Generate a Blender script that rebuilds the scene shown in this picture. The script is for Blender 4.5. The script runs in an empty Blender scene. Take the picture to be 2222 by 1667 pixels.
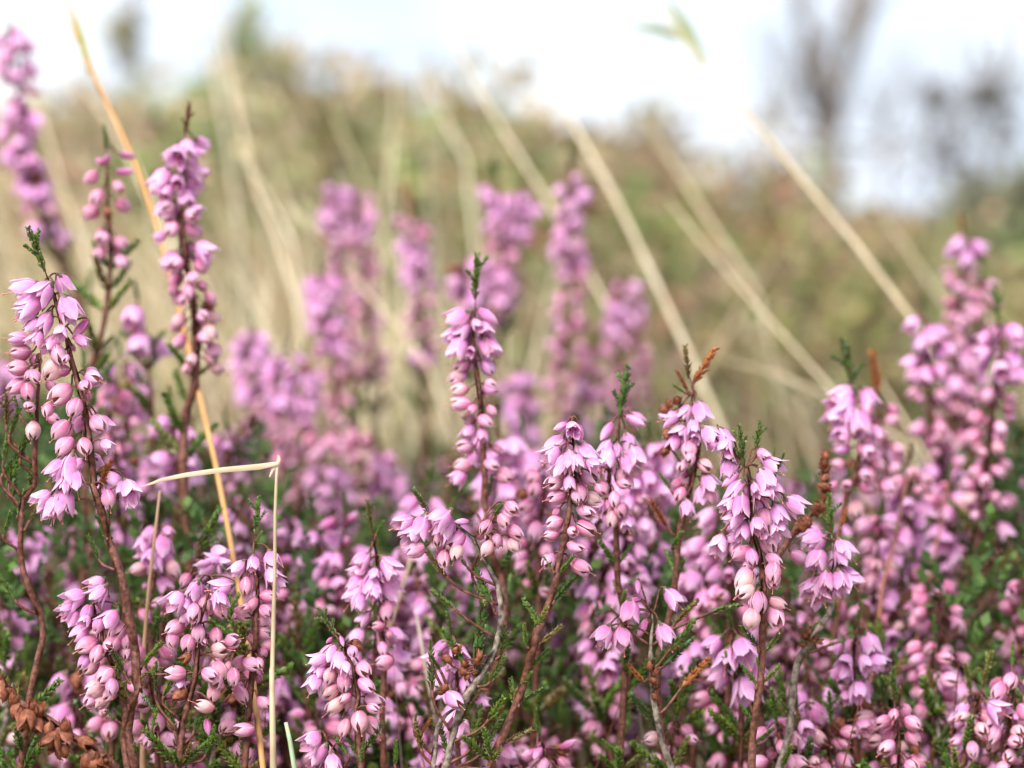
import bpy, math, random
import numpy as np
from mathutils import Vector, Matrix

S = bpy.context.scene
COL = S.collection
rnd = random.Random(7)

# ------------------------------------------------------------------ camera, light, exposure
CAM_H, PITCH, LENS, SENSOR = 0.36, math.radians(-4.0), 55.0, 22.3
FOCUS = 0.402
cd = bpy.data.cameras.new("camera"); cam = bpy.data.objects.new("camera", cd); COL.objects.link(cam)
cam.location = (0, 0, CAM_H); cam.rotation_euler = (math.radians(90) + PITCH, 0, 0)
cd.lens, cd.sensor_width, cd.clip_start, cd.clip_end = LENS, SENSOR, 0.02, 2000
cd.dof.use_dof = True; cd.dof.focus_distance = FOCUS; cd.dof.aperture_fstop = 8.2; cd.dof.aperture_blades = 7
S.camera = cam

SUN_EL, SUN_AZ = 52.0, -35.0          # azimuth measured from straight behind the camera, minus = left
W = bpy.data.worlds.new("World"); S.world = W; W.use_nodes = True
nt = W.node_tree; nt.nodes.clear()
out = nt.nodes.new("ShaderNodeOutputWorld"); bg = nt.nodes.new("ShaderNodeBackground")
sky = nt.nodes.new("ShaderNodeTexSky"); sky.sky_type = 'NISHITA'; sky.sun_disc = False
sky.sun_elevation = math.radians(SUN_EL); sky.sun_rotation = math.radians(180 + SUN_AZ)
sky.air_density = 1.0; sky.dust_density = 2.0
tc = nt.nodes.new("ShaderNodeTexCoord"); mp = nt.nodes.new("ShaderNodeMapping"); mp.inputs["Scale"].default_value = (1, 1, 2.2)
nz = nt.nodes.new("ShaderNodeTexNoise"); nz.inputs["Scale"].default_value = 3.2; nz.inputs["Detail"].default_value = 6
rp = nt.nodes.new("ShaderNodeValToRGB"); rp.color_ramp.elements[0].position = 0.40; rp.color_ramp.elements[1].position = 0.62
mx = nt.nodes.new("ShaderNodeMix"); mx.data_type = 'RGBA'
nt.links.new(tc.outputs["Generated"], mp.inputs[0]); nt.links.new(mp.outputs[0], nz.inputs[0])
nt.links.new(nz.outputs["Fac"], rp.inputs[0]); nt.links.new(rp.outputs[0], mx.inputs[0])
thn = nt.nodes.new("ShaderNodeMix"); thn.data_type = 'RGBA'; thn.inputs[0].default_value = 0.72; thn.inputs[7].default_value = (5.1, 6.1, 7.9, 1)   # thin cloud over the blue
nt.links.new(sky.outputs[0], thn.inputs[6]); nt.links.new(thn.outputs[2], mx.inputs[6]); mx.inputs[7].default_value = (8.6, 8.7, 8.8, 1)
nt.links.new(mx.outputs[2], bg.inputs[0]); bg.inputs[1].default_value = 0.073
nt.links.new(bg.outputs[0], out.inputs[0])

sl = bpy.data.lights.new("sun", 'SUN'); sl.energy = 3.4; sl.angle = math.radians(38); sl.color = (1.0, 0.965, 0.91)
so = bpy.data.objects.new("sun", sl); COL.objects.link(so)
_az, _el = math.radians(SUN_AZ), math.radians(SUN_EL)
_to = Vector((math.sin(_az) * math.cos(_el), -math.cos(_az) * math.cos(_el), math.sin(_el)))
so.rotation_euler = (-_to).to_track_quat('-Z', 'Y').to_euler(); so.location = _to * 5
S.view_settings.view_transform = 'Standard'; S.view_settings.look = 'None'
S.view_settings.exposure = 1.31; S.view_settings.gamma = 1.0; S.view_settings.use_curve_mapping = False
S.cycles.max_bounces = 8; S.cycles.transmission_bounces = 4; S.cycles.use_denoising = True
S.cycles.caustics_reflective = S.cycles.caustics_refractive = False

# ------------------------------------------------------------------ helpers
FW = Vector((0, math.cos(PITCH), math.sin(PITCH))); UP = Vector((0, -math.sin(PITCH), math.cos(PITCH))); RT = Vector((1, 0, 0))
KP = SENSOR / LENS / 2222.0
CAM = Vector((0, 0, CAM_H))
def at(x, y, d):                       # the point of the place that stands at depth d on the sight line of (x, y)
    return CAM + FW * d + RT * ((x - 1111) * KP * d) + UP * ((833.5 - y) * KP * d)
REG = {'f': (0, 0, 1.005), 'r1': (0, 0, .33514), 'r2': (740, 0, .33514), 'r3': (1480, 0, .33544), 'r4': (0, 500, .33514),
       'r5': (740, 500, .33514), 'r6': (1480, 500, .33544), 'q1': (0, 1000, .25316), 'q2': (0, 1247, .25316),
       'q3': (540, 1247, .25316), 'q4': (1060, 1247, .25316), 'q5': (1600, 1247, .28119), 'q6': (540, 980, .25316),
       'q7': (1060, 860, .25316), 'q8': (1500, 860, .25316)}
def items(s):
    for grp in s.split('|'):
        reg, body = grp.split(':')
        for it in body.split(','):
            if it.strip():
                yield REG[reg.strip()], it.split()
def stem_pts(s):
    return [(r[0] + r[2] * float(a[0]), r[1] + r[2] * float(a[1])) for r, a in items(s)]

def smooth(P, step):
    """Catmull-Rom through P, one point about every step metres."""
    if len(P) < 3:
        P = [P[0], (P[0] + P[1]) / 2, P[1]]
    Q = [P[0] * 2 - P[1]] + list(P) + [P[-1] * 2 - P[-2]]
    o = []
    for i in range(1, len(Q) - 2):
        a, b, c, d = Q[i - 1:i + 3]
        n = max(1, int((c - b).length / step))
        for k in range(n):
            t = k / n
            o.append(0.5 * ((2 * b) + (c - a) * t + (2 * a - 5 * b + 4 * c - d) * t * t + (3 * b - a - 3 * c + d) * t ** 3))
    o.append(P[-1].copy())
    return o

class MB:
    def __init__(s): s.v, s.f, s.m, s.a = [], [], [], []
    def vert(s, p, a=(0, 0, 0)): s.v.append(tuple(p)); s.a.append((a[0], a[1], a[2], 1)); return len(s.v) - 1
    def face(s, f, m=0): s.f.append(tuple(f)); s.m.append(m)
    def tube(s, P, R, n=6, m=0, root=None, a=(0, 0, 0), cap=True):
        rings = []; prev = None
        for i, p in enumerate(P):
            d = (P[min(i + 1, len(P) - 1)] - P[max(i - 1, 0)])
            d = d.normalized() if d.length > 1e-12 else Vector((0, 0, 1))
            if prev is None:
                x = d.orthogonal().normalized()
            else:
                x = (prev - d * prev.dot(d)).normalized() if (prev - d * prev.dot(d)).length > 1e-9 else d.orthogonal().normalized()
            prev = x; y = d.cross(x)
            r = R[i] if hasattr(R, '__len__') else R
            rings.append([s.vert(p + (x * math.cos(k * math.tau / n) + y * math.sin(k * math.tau / n)) * r, a) for k in range(n)])
        for A, B in zip(rings, rings[1:]):
            for k in range(n): s.face((A[k], A[(k + 1) % n], B[(k + 1) % n], B[k]), m)
        c = root if root is not None else s.vert(P[0], a)
        for k in range(n): s.face((rings[0][(k + 1) % n], rings[0][k], c), m)
        if cap:
            c = s.vert(P[-1], a)
            for k in range(n): s.face((rings[-1][k], rings[-1][(k + 1) % n], c), m)
        return rings
    def mesh(s, name, mats, flat=False):
        me = bpy.data.meshes.new(name); me.from_pydata(s.v, [], s.f); 
        for m in mats: me.materials.append(m)
        me.polygons.foreach_set("material_index", s.m)
        if not flat: me.polygons.foreach_set("use_smooth", [True] * len(s.f))
        at_ = me.attributes.new("pt", 'FLOAT_COLOR', 'POINT'); at_.data.foreach_set("color", [c for q in s.a for c in q])
        me.update(); return me
def link(name, data, parent=None, loc=None, color=None):
    o = bpy.data.objects.new(name, data); COL.objects.link(o)
    if parent: o.parent = parent
    if loc is not None: o.location = loc
    if color: o.color = (*color[:3], 1)
    return o
def tag(o, label=None, cat=None, group=None, kind=None):
    for k, v in (('label', label), ('category', cat), ('group', group), ('kind', kind)):
        if v: o[k] = v
    return o

# ------------------------------------------------------------------ materials
def mat(name, build):
    m = bpy.data.materials.new(name); m.use_nodes = True; t = m.node_tree; t.nodes.clear()
    o = t.nodes.new("ShaderNodeOutputMaterial"); build(t, o); return m
def N(t, kind, **kw):
    n = t.nodes.new(kind)
    for k, v in kw.items(): setattr(n, k, v)
    return n
def mixc(t, fac, a, b, mode='MIX'):
    n = N(t, "ShaderNodeMix", data_type='RGBA', blend_type=mode)
    for sock, v in ((0, fac), (6, a), (7, b)):
        if hasattr(v, 'is_output'): t.links.new(v, n.inputs[sock])
        else: n.inputs[sock].default_value = v if sock == 0 else (*v[:3], 1)
    return n.outputs[2]
def ramp(t, src, a, b):
    n = N(t, "ShaderNodeMapRange"); t.links.new(src, n.inputs[0]); n.inputs[1].default_value = a; n.inputs[2].default_value = b
    return n.outputs[0]
def noise(t, scale, detail=3, coord=None):
    n = N(t, "ShaderNodeTexNoise"); n.inputs["Scale"].default_value = scale; n.inputs["Detail"].default_value = detail
    c = N(t, "ShaderNodeTexCoord"); t.links.new(coord or c.outputs["Object"], n.inputs[0]); return n.outputs["Fac"]
def thin(t, o, col, rough, trans, spec=0.3, bump=None):
    p = N(t, "ShaderNodeBsdfPrincipled"); p.inputs["Roughness"].default_value = rough; p.inputs["Specular IOR Level"].default_value = spec
    t.links.new(col, p.inputs["Base Color"])
    if bump:
        b = N(t, "ShaderNodeBump"); b.inputs["Strength"].default_value = bump[1]; b.inputs["Distance"].default_value = bump[2]
        t.links.new(bump[0], b.inputs["Height"]); t.links.new(b.outputs[0], p.inputs["Normal"])
    if trans:
        tr = N(t, "ShaderNodeBsdfTranslucent"); t.links.new(col, tr.inputs[0])
        ms = N(t, "ShaderNodeMixShader"); ms.inputs[0].default_value = trans
        t.links.new(p.outputs[0], ms.inputs[1]); t.links.new(tr.outputs[0], ms.inputs[2]); t.links.new(ms.outputs[0], o.inputs[0])
    else: t.links.new(p.outputs[0], o.inputs[0])
def petal_nodes(t, o):
    oi = N(t, "ShaderNodeObjectInfo"); at_ = N(t, "ShaderNodeAttribute", attribute_name="pt"); sp = N(t, "ShaderNodeSeparateColor")
    t.links.new(at_.outputs["Color"], sp.inputs[0])
    deep = mixc(t, 1.0, oi.outputs["Color"], (0.78, 0.36, 0.56), 'MULTIPLY')        # flushed at the base
    c = mixc(t, ramp(t, sp.outputs[0], 0.0, 0.42), deep, oi.outputs["Color"])
    c = mixc(t, ramp(t, sp.outputs[0], 0.45, 1.3), c, (0.86, 0.74, 0.84))            # pale towards the tip
    c = mixc(t, ramp(t, sp.outputs[1], 0.62, 1.25), c, (0.95, 0.80, 0.84))            # pale rim
    v = N(t, "ShaderNodeTexWave"); v.inputs["Scale"].default_value = 4.0; v.inputs["Distortion"].default_value = 2.5; v.inputs["Detail"].default_value = 2
    cmb = N(t, "ShaderNodeCombineXYZ"); t.links.new(sp.outputs[2], cmb.inputs[0]); 
    mth = N(t, "ShaderNodeMath", operation='MULTIPLY'); t.links.new(sp.outputs[0], mth.inputs[0]); mth.inputs[1].default_value = 0.25
    t.links.new(mth.outputs[0], cmb.inputs[1]); t.links.new(cmb.outputs[0], v.inputs[0])
    n4 = N(t, "ShaderNodeTexNoise", noise_dimensions='4D'); n4.inputs["Scale"].default_value = 5.5; n4.inputs["Detail"].default_value = 5
    rw = N(t, "ShaderNodeMath", operation='MULTIPLY'); t.links.new(oi.outputs["Random"], rw.inputs[0]); rw.inputs[1].default_value = 60
    oc = N(t, "ShaderNodeTexCoord"); t.links.new(oc.outputs["Object"], n4.inputs["Vector"]); t.links.new(rw.outputs[0], n4.inputs["W"])
    mo = N(t, "ShaderNodeMapRange"); t.links.new(n4.outputs["Fac"], mo.inputs[0]); mo.inputs[1].default_value = .48; mo.inputs[2].default_value = .72; mo.inputs[4].default_value = .38
    c = mixc(t, mo.outputs[0], c, deep)                                              # blotches
    wt = N(t, "ShaderNodeMath", operation='GREATER_THAN'); t.links.new(oi.outputs["Random"], wt.inputs[0]); wt.inputs[1].default_value = .70
    wr = N(t, "ShaderNodeMapRange"); t.links.new(sp.outputs[0], wr.inputs[0]); wr.inputs[1].default_value = .72; wr.inputs[2].default_value = 1.15
    wm = N(t, "ShaderNodeMath", operation='MULTIPLY'); t.links.new(wt.outputs[0], wm.inputs[0]); t.links.new(wr.outputs[0], wm.inputs[1])
    c = mixc(t, wm.outputs[0], c, (.42, .22, .13))                                   # tips starting to wither
    vv = N(t, "ShaderNodeMath", operation='MULTIPLY'); t.links.new(v.outputs["Fac"], vv.inputs[0]); vv.inputs[1].default_value = 0.34
    c = mixc(t, vv.outputs[0], c, deep)
    thin(t, o, c, 0.55, 0.40, 0.22, (n4.outputs["Fac"], 0.35, 0.0002))
M_PETAL = mat("heather_petal", petal_nodes)
def plain(name, ca, cb, scale, rough=0.6, trans=0.0, bump=0.0, spec=0.3, tint=False, detail=4):
    def b(t, o):
        f = noise(t, scale, detail); r_ = ramp(t, f, 0.35, 0.65); c = mixc(t, r_, ca, cb)
        if tint:
            oi = N(t, "ShaderNodeObjectInfo"); c = mixc(t, 1.0, oi.outputs["Color"], c, 'MULTIPLY')
        thin(t, o, c, rough, trans, spec, (f, bump, 0.0003) if bump else None)
    return mat(name, b)
M_STEM = plain("brown_stem", (0.050, 0.014, 0.010), (0.16, 0.060, 0.038), 1100, 0.6, bump=0.9)
M_WOOD = plain("grey_wood", (0.055, 0.035, 0.028), (0.26, 0.21, 0.175), 900, 0.8, bump=1.0)
M_BRACT = plain("bract", (0.045, 0.055, 0.03), (0.14, 0.08, 0.05), 4, 0.55)
M_STYLE = plain("style_red", (0.50, 0.13, 0.16), (0.60, 0.25, 0.22), 6, 0.5)
M_DARK = plain("capsule_brown", (0.10, 0.022, 0.018), (0.20, 0.055, 0.035), 5, 0.6)
M_ANTHER = plain("anther", (0.05, 0.02, 0.015), (0.12, 0.05, 0.03), 8, 0.6)
M_HUSK = plain("rust_husk", (0.10, 0.030, 0.016), (0.30, 0.10, 0.048), 4, 0.6, 0.2)
def leaf_nodes(t, o):
    oi = N(t, "ShaderNodeObjectInfo"); at_ = N(t, "ShaderNodeAttribute", attribute_name="pt"); sp = N(t, "ShaderNodeSeparateColor")
    t.links.new(at_.outputs["Color"], sp.inputs[0])
    c = mixc(t, ramp(t, sp.outputs[2], 0, 1), oi.outputs["Color"], mixc(t, 1.0, oi.outputs["Color"], (1.7, 1.5, 0.9), 'MULTIPLY'))
    c = mixc(t, ramp(t, sp.outputs[0], 0.82, 1.25), c, (0.36, 0.22, 0.12))
    thin(t, o, c, 0.42, 0.18, 0.4)
M_LEAF = mat("heather_leaf", leaf_nodes)
def vc_nodes(rough, trans, spec=0.25):
    def b(t, o):
        at_ = N(t, "ShaderNodeAttribute", attribute_name="pt"); thin(t, o, at_.outputs["Color"], rough, trans, spec)
    return b
M_VEG = mat("mixed_vegetation", vc_nodes(0.6, 0.25))
M_STRAW = plain("straw", (0.78, 0.74, 0.66), (1.0, 1.0, 1.0), 260, 0.5, 0.15, bump=0.3, tint=True)
M_BARK = plain("bark", (0.10, 0.085, 0.075), (0.20, 0.175, 0.16), 18, 0.85, bump=0.5)

# ------------------------------------------------------------------ flower prefabs: base at 0, mouth towards +Z, length 1
def sepal(mb, kind, phi0, layer, g, flare, nu=5, nv=7, length=1.0, rs=1.0, m=0):
    ids = []
    for i in range(nv):
        t = i / (nv - 1)
        if kind == 'b':
            r = 0.05 + 0.275 * math.sin(min(1, t * 2.1) * math.pi / 2) + flare * max(0, t - 0.5) ** 1.5
            w = math.radians(49) * (0.75 + 0.25 * math.sin(math.pi * min(t * 1.4, 1))) * max(0.0, 1 - max(0, (t - 0.56) / 0.44) ** 2.1) ** 0.72
            z = t * length
        elif kind == 'u':
            r = 0.07 + 0.285 * math.sin(math.pi * min(1.0, 0.06 + t * 0.90)) ** 0.78 - 0.035 * t + flare * 0.22 * max(0, t - 0.62)
            w = math.radians(52) * (0.72 + .28 * math.sin(math.pi * min(1, t * 1.05 + .08))) * max(0.0, 1 - max(0, (t - 0.55) / 0.45) ** 2.6) ** 0.85
            z = t * length
        else:
            r = 0.05 + 0.17 * math.sin(math.pi * min(1, 0.08 + t * 0.92)) ** 0.8 - 0.045 * t
            w = math.radians(60) * max(0.05, 1 - max(0, (t - 0.55) / 0.45) ** 2) ** 0.6
            z = t * length
        row = []
        for j in range(nu):
            u = -1 + 2 * j / (nu - 1)
            ph = phi0 + u * w
            rr = rs * r * (1 + layer * (0.12 if kind == 'u' else 0.085) + (0.16 if kind == 'u' else 0.09) * (1 - u * u) + g.uniform(-.014, .014))
            row.append(mb.vert((rr * math.cos(ph), rr * math.sin(ph), z - 0.03 * u * u * t), (t, abs(u), (u + 1) / 2)))
        ids.append(row)
    for A, B in zip(ids, ids[1:]):
        for j in range(nu - 1): mb.face((A[j], A[j + 1], B[j + 1], B[j]), m)
def blob(mb, c, rx, rz, m, n=7, k=5, a=(0, 0, 0)):
    rows = []
    top = mb.vert((c[0], c[1], c[2] - rz), a)
    for i in range(1, k):
        th = math.pi * i / k
        rows.append([mb.vert((c[0] + rx * math.sin(th) * math.cos(j * math.tau / n), c[1] + rx * math.sin(th) * math.sin(j * math.tau / n), c[2] - rz * math.cos(th)), a) for j in range(n)])
    bot = mb.vert((c[0], c[1], c[2] + rz), a)
    for j in range(n):
        mb.face((top, rows[0][(j + 1) % n], rows[0][j]), m); mb.face((bot, rows[-1][j], rows[-1][(j + 1) % n]), m)
        for A, B in zip(rows, rows[1:]): mb.face((A[j], A[(j + 1) % n], B[(j + 1) % n], B[j]), m)
FM = None
def core(mb, kind, g):
    """everything of a flower but its four outer sepals and its style"""
    blob(mb, (0, 0, 0.02), 0.10, 0.10, 1)
    for k in range(4):                                        # bracteoles hugging the base
        ph = k * math.tau / 4 + g.uniform(-.2, .2)
        a = mb.vert((0.03 * math.cos(ph), 0.03 * math.sin(ph), -0.06)); L = g.uniform(.20, .30); R = 0.19 if kind != 'k' else 0.15
        b = mb.vert((R * math.cos(ph - .5), R * math.sin(ph - .5), L * .55)); c = mb.vert((R * math.cos(ph + .5), R * math.sin(ph + .5), L * .55))
        d = mb.vert((R * 1.25 * math.cos(ph), R * 1.25 * math.sin(ph), L * .5)); e = mb.vert((R * 1.2 * math.cos(ph), R * 1.2 * math.sin(ph), L * 1.15))
        for f in ((a, b, d), (a, d, c), (b, e, d), (d, e, c)): mb.face(f, 1)
    if kind == 'b':
        for k in range(4): sepal(mb, 'b', (k + .5) * math.tau / 4 + g.uniform(-.1, .1), -1.6, g, 0.28, 4, 5, g.uniform(.78, .92), .86)
        for k in range(6):
            ph = k * math.tau / 6; blob(mb, (.13 * math.cos(ph), .13 * math.sin(ph), .47), .035, .09, 4, 4, 3)
    elif kind == 'u':
        blob(mb, (0, 0, .48), .225, .40, 3, 8, 6)
def style_mb(mb, kind, g, L):
    if kind == 'k': return
    bx, by = g.uniform(-.09, .09), g.uniform(-.09, .09)
    P = [Vector((0, 0, .45)), Vector((bx * .4, by * .4, .45 + (L - .45) * .5)), Vector((bx, by, L))]
    mb.tube(P, .016, 4, 2); blob(mb, (bx, by, L + .02), .038, .034, 2, 5, 4)
def sepals(kind, g, flare):
    res = []
    for k in range(4):
        m = MB(); sepal(m, kind, k * math.tau / 4 + g.uniform(-.26, .26), (k % 2) * 1.0, g, flare + g.uniform(-.12, .12), length=g.uniform(.94, 1.04))
        res.append(m)
    return res
MATS = [M_PETAL, M_BRACT, M_STYLE, M_DARK, M_ANTHER]
def join(dst, src):
    o = len(dst.v); dst.v += src.v; dst.a += src.a; dst.m += src.m; dst.f += [tuple(i + o for i in f) for f in src.f]
PRE = {}
for kind, nvar in (('b', 5), ('u', 5), ('k', 2)):
    L = []
    for v in range(nvar):
        g = random.Random(hash((ord(kind), v)) & 0xffff)
        fl = {'b': (0.15, 0.30, 0.46, 0.22, 0.05), 'u': (0.1, 0.5, 0.8, 0.25, 1.1), 'k': (0, 0)}[kind][v]
        cm = MB(); core(cm, kind, g)
        sm = sepals(kind, g, fl)
        st = MB(); style_mb(st, kind, g, g.uniform(1.05, 1.32) if kind == 'b' else g.uniform(1.08, 1.38))
        whole = MB(); join(whole, cm); [join(whole, s) for s in sm]; join(whole, st)
        L.append(dict(core=cm.mesh("flower", MATS), sepals=[s.mesh("sepal", MATS) for s in sm], style=st.mesh("style", MATS) if st.v else None, whole=whole.mesh("flower", MATS)))
    PRE[kind] = L
def husk(g):                                               # last year's dry flower
    m = MB()
    for k in range(4): sepal(m, 'b' if g.random() < .5 else 'u', k * math.tau / 4 + g.uniform(-.3, .3), k % 2, g, g.uniform(0, .5), 4, 5, g.uniform(.8, 1.05), m=0)
    blob(m, (0, 0, .4), .2, .34, 0, 6, 4)
    return m.mesh("dry_flower", [M_HUSK])
HUSK = [husk(random.Random(k)) for k in range(4)]

# ------------------------------------------------------------------ leafy shoots: base at 0, growing to +Z, length 1
def leaf(mb, root, p, out_, up, L, w, g):
    an = g.uniform(.42, .82); d = (up * math.cos(an) + out_ * math.sin(an)).normalized(); s = d.cross(out_).normalized() if d.cross(out_).length > 1e-6 else d.orthogonal()
    n = s.cross(d).normalized(); c = g.random()
    a = mb.vert(p + d * L * .12 - n * w * .1, (0.1, 0, c)); b = mb.vert(p + d * L * .55 + s * w, (.5, 1, c)); e = mb.vert(p + d * L * .55 - s * w, (.5, 1, c))
    r = mb.vert(p + d * L * .5 - n * w * .75, (.5, 0, c)); q = mb.vert(p + d * L * .55 + n * w * .28, (.5, 0, c)); t = mb.vert(p + d * L + out_ * L * g.uniform(-.08, .12), (1, 0, c))
    for f in ((root, b, q), (root, q, e), (b, t, q), (q, t, e), (root, r, b), (root, e, r), (b, r, t), (r, e, t)): mb.face(f, 0)
def shoot_mb(mb, g, base, axis, length, whorls, L=.25, w=.058, n=5):
    x = axis.orthogonal().normalized(); y = axis.cross(x)
    bend = (x * g.uniform(-1, 1) + y * g.uniform(-1, 1)) * .08 * length
    P = [base + axis * length * t + bend * t * t for t in (0, .25, .5, .75, 1)]
    rings = mb.tube(P, [.038 * length, .034 * length, .03 * length, .026 * length, .02 * length], 5, 1)
    for i in range(whorls):
        t = .1 + .9 * i / max(1, whorls - 1); p = base + axis * length * t + bend * t * t
        k = min(4, int(round(t * 4)))
        for j in range(2 + (i == whorls - 1)):
            ph = (i % 2) * math.pi / 2 + j * math.pi + g.uniform(-.25, .25)
            o = x * math.cos(ph) + y * math.sin(ph)
            root = rings[k][int((ph % math.tau) / math.tau * 5) % 5]
            sc = (1 - .35 * t) * g.uniform(.85, 1.15)
            leaf(mb, root, p + o * .02 * length, (o + axis * (.5 * t)).normalized(), axis, L * sc * length, w * length * g.uniform(.9, 1.15), g)
def shoot_mesh(g, kind):
    mb = MB(); Z = Vector((0, 0, 1)); O = Vector((0, 0, 0))
    if kind == 's': shoot_mb(mb, g, O, Z, 1, 15)
    elif kind == 'l': shoot_mb(mb, g, O, Z, 1, 11, .29, .085)
    else:                                                   # a growing tip: leader with short side shoots
        shoot_mb(mb, g, O, Z, 1, 15, .19, .05)
        for k in range(4):
            ph = k * 1.7 + g.uniform(-.3, .3); h = .25 + .14 * k
            ax = (Z * .75 + Vector((math.cos(ph), math.sin(ph), 0)) * .66).normalized()
            shoot_mb(mb, g, Z * h, ax, g.uniform(.26, .36), 6, .42, .12)
    return mb.mesh("leafy_shoot", [M_LEAF, M_STEM], flat=True)
SHOOT = {k: [shoot_mesh(random.Random(i * 13 + ord(k)), k) for i in range(4)] for k in 'slt'}

# ------------------------------------------------------------------ heather sprigs
LILAC = [(.72, .34, .68), (.76, .38, .70), (.80, .44, .74), (.74, .32, .62)]
PINK = [(.70, .28, .45), (.75, .34, .50), (.74, .38, .57)]
PEACH = [(.76, .44, .47), (.80, .54, .52), (.74, .37, .45)]
MAG = [(.66, .20, .50), (.70, .26, .56)]
GREEN = [(.052, .105, .018), (.070, .135, .024), (.040, .085, .018), (.085, .135, .024), (.060, .10, .028), (.10, .12, .03), (.055, .115, .02), (.11, .085, .03)]
RUST = [(.22, .07, .025), (.28, .10, .035)]
def pick(L, g):
    c = L[g.randrange(len(L))]; k = g.uniform(.93, 1.07); return tuple(min(.95, x * k * g.uniform(.97, 1.03)) for x in c)
def frame(d, g, roll=None):
    return d.to_track_quat('Z', 'Y').to_matrix().to_4x4() @ Matrix.Rotation(g.uniform(0, math.tau) if roll is None else roll, 4, 'Z')

class Sprig:
    def __init__(s, label, stem, D, D1=None, seed=0, group='flowering heather sprigs', name='heather_sprig', cat='heather sprig', r=1.0, ground=True, wood=False):
        s.g = random.Random(seed or hash(len(label) * 7919 + sum(map(ord, label))))
        px = stem_pts(stem); D1 = D if D1 is None else D1; n = len(px)
        s.thin = s.g.uniform(0, 6); s.zone = []; s.px = px; P = []
        for i, (x, y) in enumerate(px):
            d = D + (D1 - D) * i / max(1, n - 1) + s.g.uniform(-.0012, .0012)
            P.append(at(x, y, d))
        s.nvis = n
        last = P[-1]; prev = P[-2]
        if ground:
            h = last.z; dr = (last - prev).normalized()
            b = Vector((last.x + dr.x * .05 + s.g.uniform(-.02, .02), last.y + s.g.uniform(-.01, .03), -.004))
            P += [last.lerp(b, .35) + Vector((dr.x * .012, 0, 0)), last.lerp(b, .7), b]
        s.base = P[-1].copy()
        top = smooth(P[:n], .0016); low = smooth(P[n - 1:], .02) if ground else []
        s.line = top + low[1:]
        s.ntop = len(top)
        acc, R = 0, []
        for i, p in enumerate(s.line):
            if i: acc += (p - s.line[i - 1]).length
            R.append(r * (.00024 + .00022 * min(1, acc / .02) + .00018 * min(1, acc / .08) + (.0009 if wood else .0005) * min(1, acc / .3)) * (1 + .10 * math.sin(acc * 1900 + s.g.random()) + s.g.uniform(-.10, .10)) * min(1, .35 + acc / .007))
        s.R = R
        s.o = bpy.data.objects.new(name, None); COL.objects.link(s.o); s.o.empty_display_size = .01; s.o.location = s.base
        tag(s.o, label, cat, group)
        s.mb = MB(); s.rings = s.mb.tube([p - s.base for p in s.line], R, 6, 0)
        s.acc = [0.0]
        for a, b in zip(s.line, s.line[1:]): s.acc.append(s.acc[-1] + (b - a).length)
        s.wood = wood
    def near(s, p, up=0.0, n=None):
        q = p + UP * up
        return min(range(n or len(s.line)), key=lambda i: (s.line[i] - q).length_squared)
    def stalk(s, end, d, up=.0010, r=.00016, root=None):
        i = s.near(end, up, s.ntop) if root is None else s.near(root, 0); a = s.line[i]
        ring = s.rings[i]
        k = min(range(6), key=lambda k: (Vector(s.mb.v[ring[k]]) + s.base - end).length_squared)
        a = Vector(s.mb.v[ring[k]]) + s.base
        L = (end - a).length
        out_ = (a - s.line[i]).normalized(); c1 = a + ((out_ * .7 + Vector((0, 0, .7))) if root is None else (out_ + d * 1.2 + (end - a).normalized()).normalized()) * (.36 * L); c2 = end - d * (.42 * L)
        n = 7 if L < .004 else 11; P = []
        for q in range(n + 1):
            t = q / n; P.append(a * (1 - t) ** 3 + c1 * (3 * t * (1 - t) ** 2) + c2 * (3 * t * t * (1 - t)) + (end + d * .0002) * t ** 3 - s.base)
        s.mb.tube(P, r, 5, 1, root=ring[k])
    def flower(s, kind, base, d, L, tint, sharp):
        V = PRE[kind][s.g.randrange(len(PRE[kind]))]
        M = Matrix.Translation(base - s.base) @ frame(d, s.g) @ Matrix.Scale(L, 4)
        M = M @ Matrix.Diagonal((s.g.uniform(.86, 1.12), s.g.uniform(.86, 1.12), 1, 1))
        o = link('flower', V['core'] if sharp else V['whole'], s.o, color=tint); o.matrix_local = M
        if sharp:
            for m in V['sepals']: link('sepal', m, o, color=tint)
            if V['style']: link('style', V['style'], o)
        s.stalk(base, d)
    def flowers(s, spec, sharp=True):
        L = list(items(spec)); n = len(L)
        for q, (r, a) in enumerate(L):
            kind = a[0]; x, y = r[0] + r[2] * float(a[1]), r[1] + r[2] * float(a[2]); ang = math.radians(float(a[3])); ln = float(a[4]) * r[2] if len(a) > 4 else 42
            g = s.g; i0 = s.near(at(x, y, (s.line[0] - CAM).dot(FW)), 0, s.ntop)
            d0 = (s.line[i0] - CAM).dot(FW)
            # depth: stay round the stem at the flower's own reach
            lat = abs((at(x, y, d0) - s.line[i0]).length); want = .0021
            dz = math.sqrt(max(0, want ** 2 - lat ** 2)); dz = -dz if g.random() < .8 else dz
            if len(a) > 5: dz = float(a[5]) * .001
            dep = d0 + dz + g.uniform(-.0006, .0006)
            tilt = g.uniform(-.1, .65) if dz <= 0 else g.uniform(-.5, .2)
            dv = (RT * math.cos(ang) + UP * math.sin(ang)); dv = (dv * math.cos(tilt) - FW * math.sin(tilt)).normalized()
            Lm = ln * KP * dep * (.95 if kind == 'b' else .96)
            base = at(x, y, dep) - dv * Lm * .5
            f = q / max(1, n - 1); s.zone.append((s.acc[i0] * 1000, kind))
            if kind == 'b': tint = pick(LILAC, g)
            elif kind == 'k': tint = pick(MAG if g.random() < .5 else LILAC, g)
            else: tint = pick(LILAC if g.random() < .25 - .3 * f else PEACH if g.random() < f * .42 else PINK, g)
            s.flower(kind, base, dv, Lm, tint, sharp)
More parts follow.
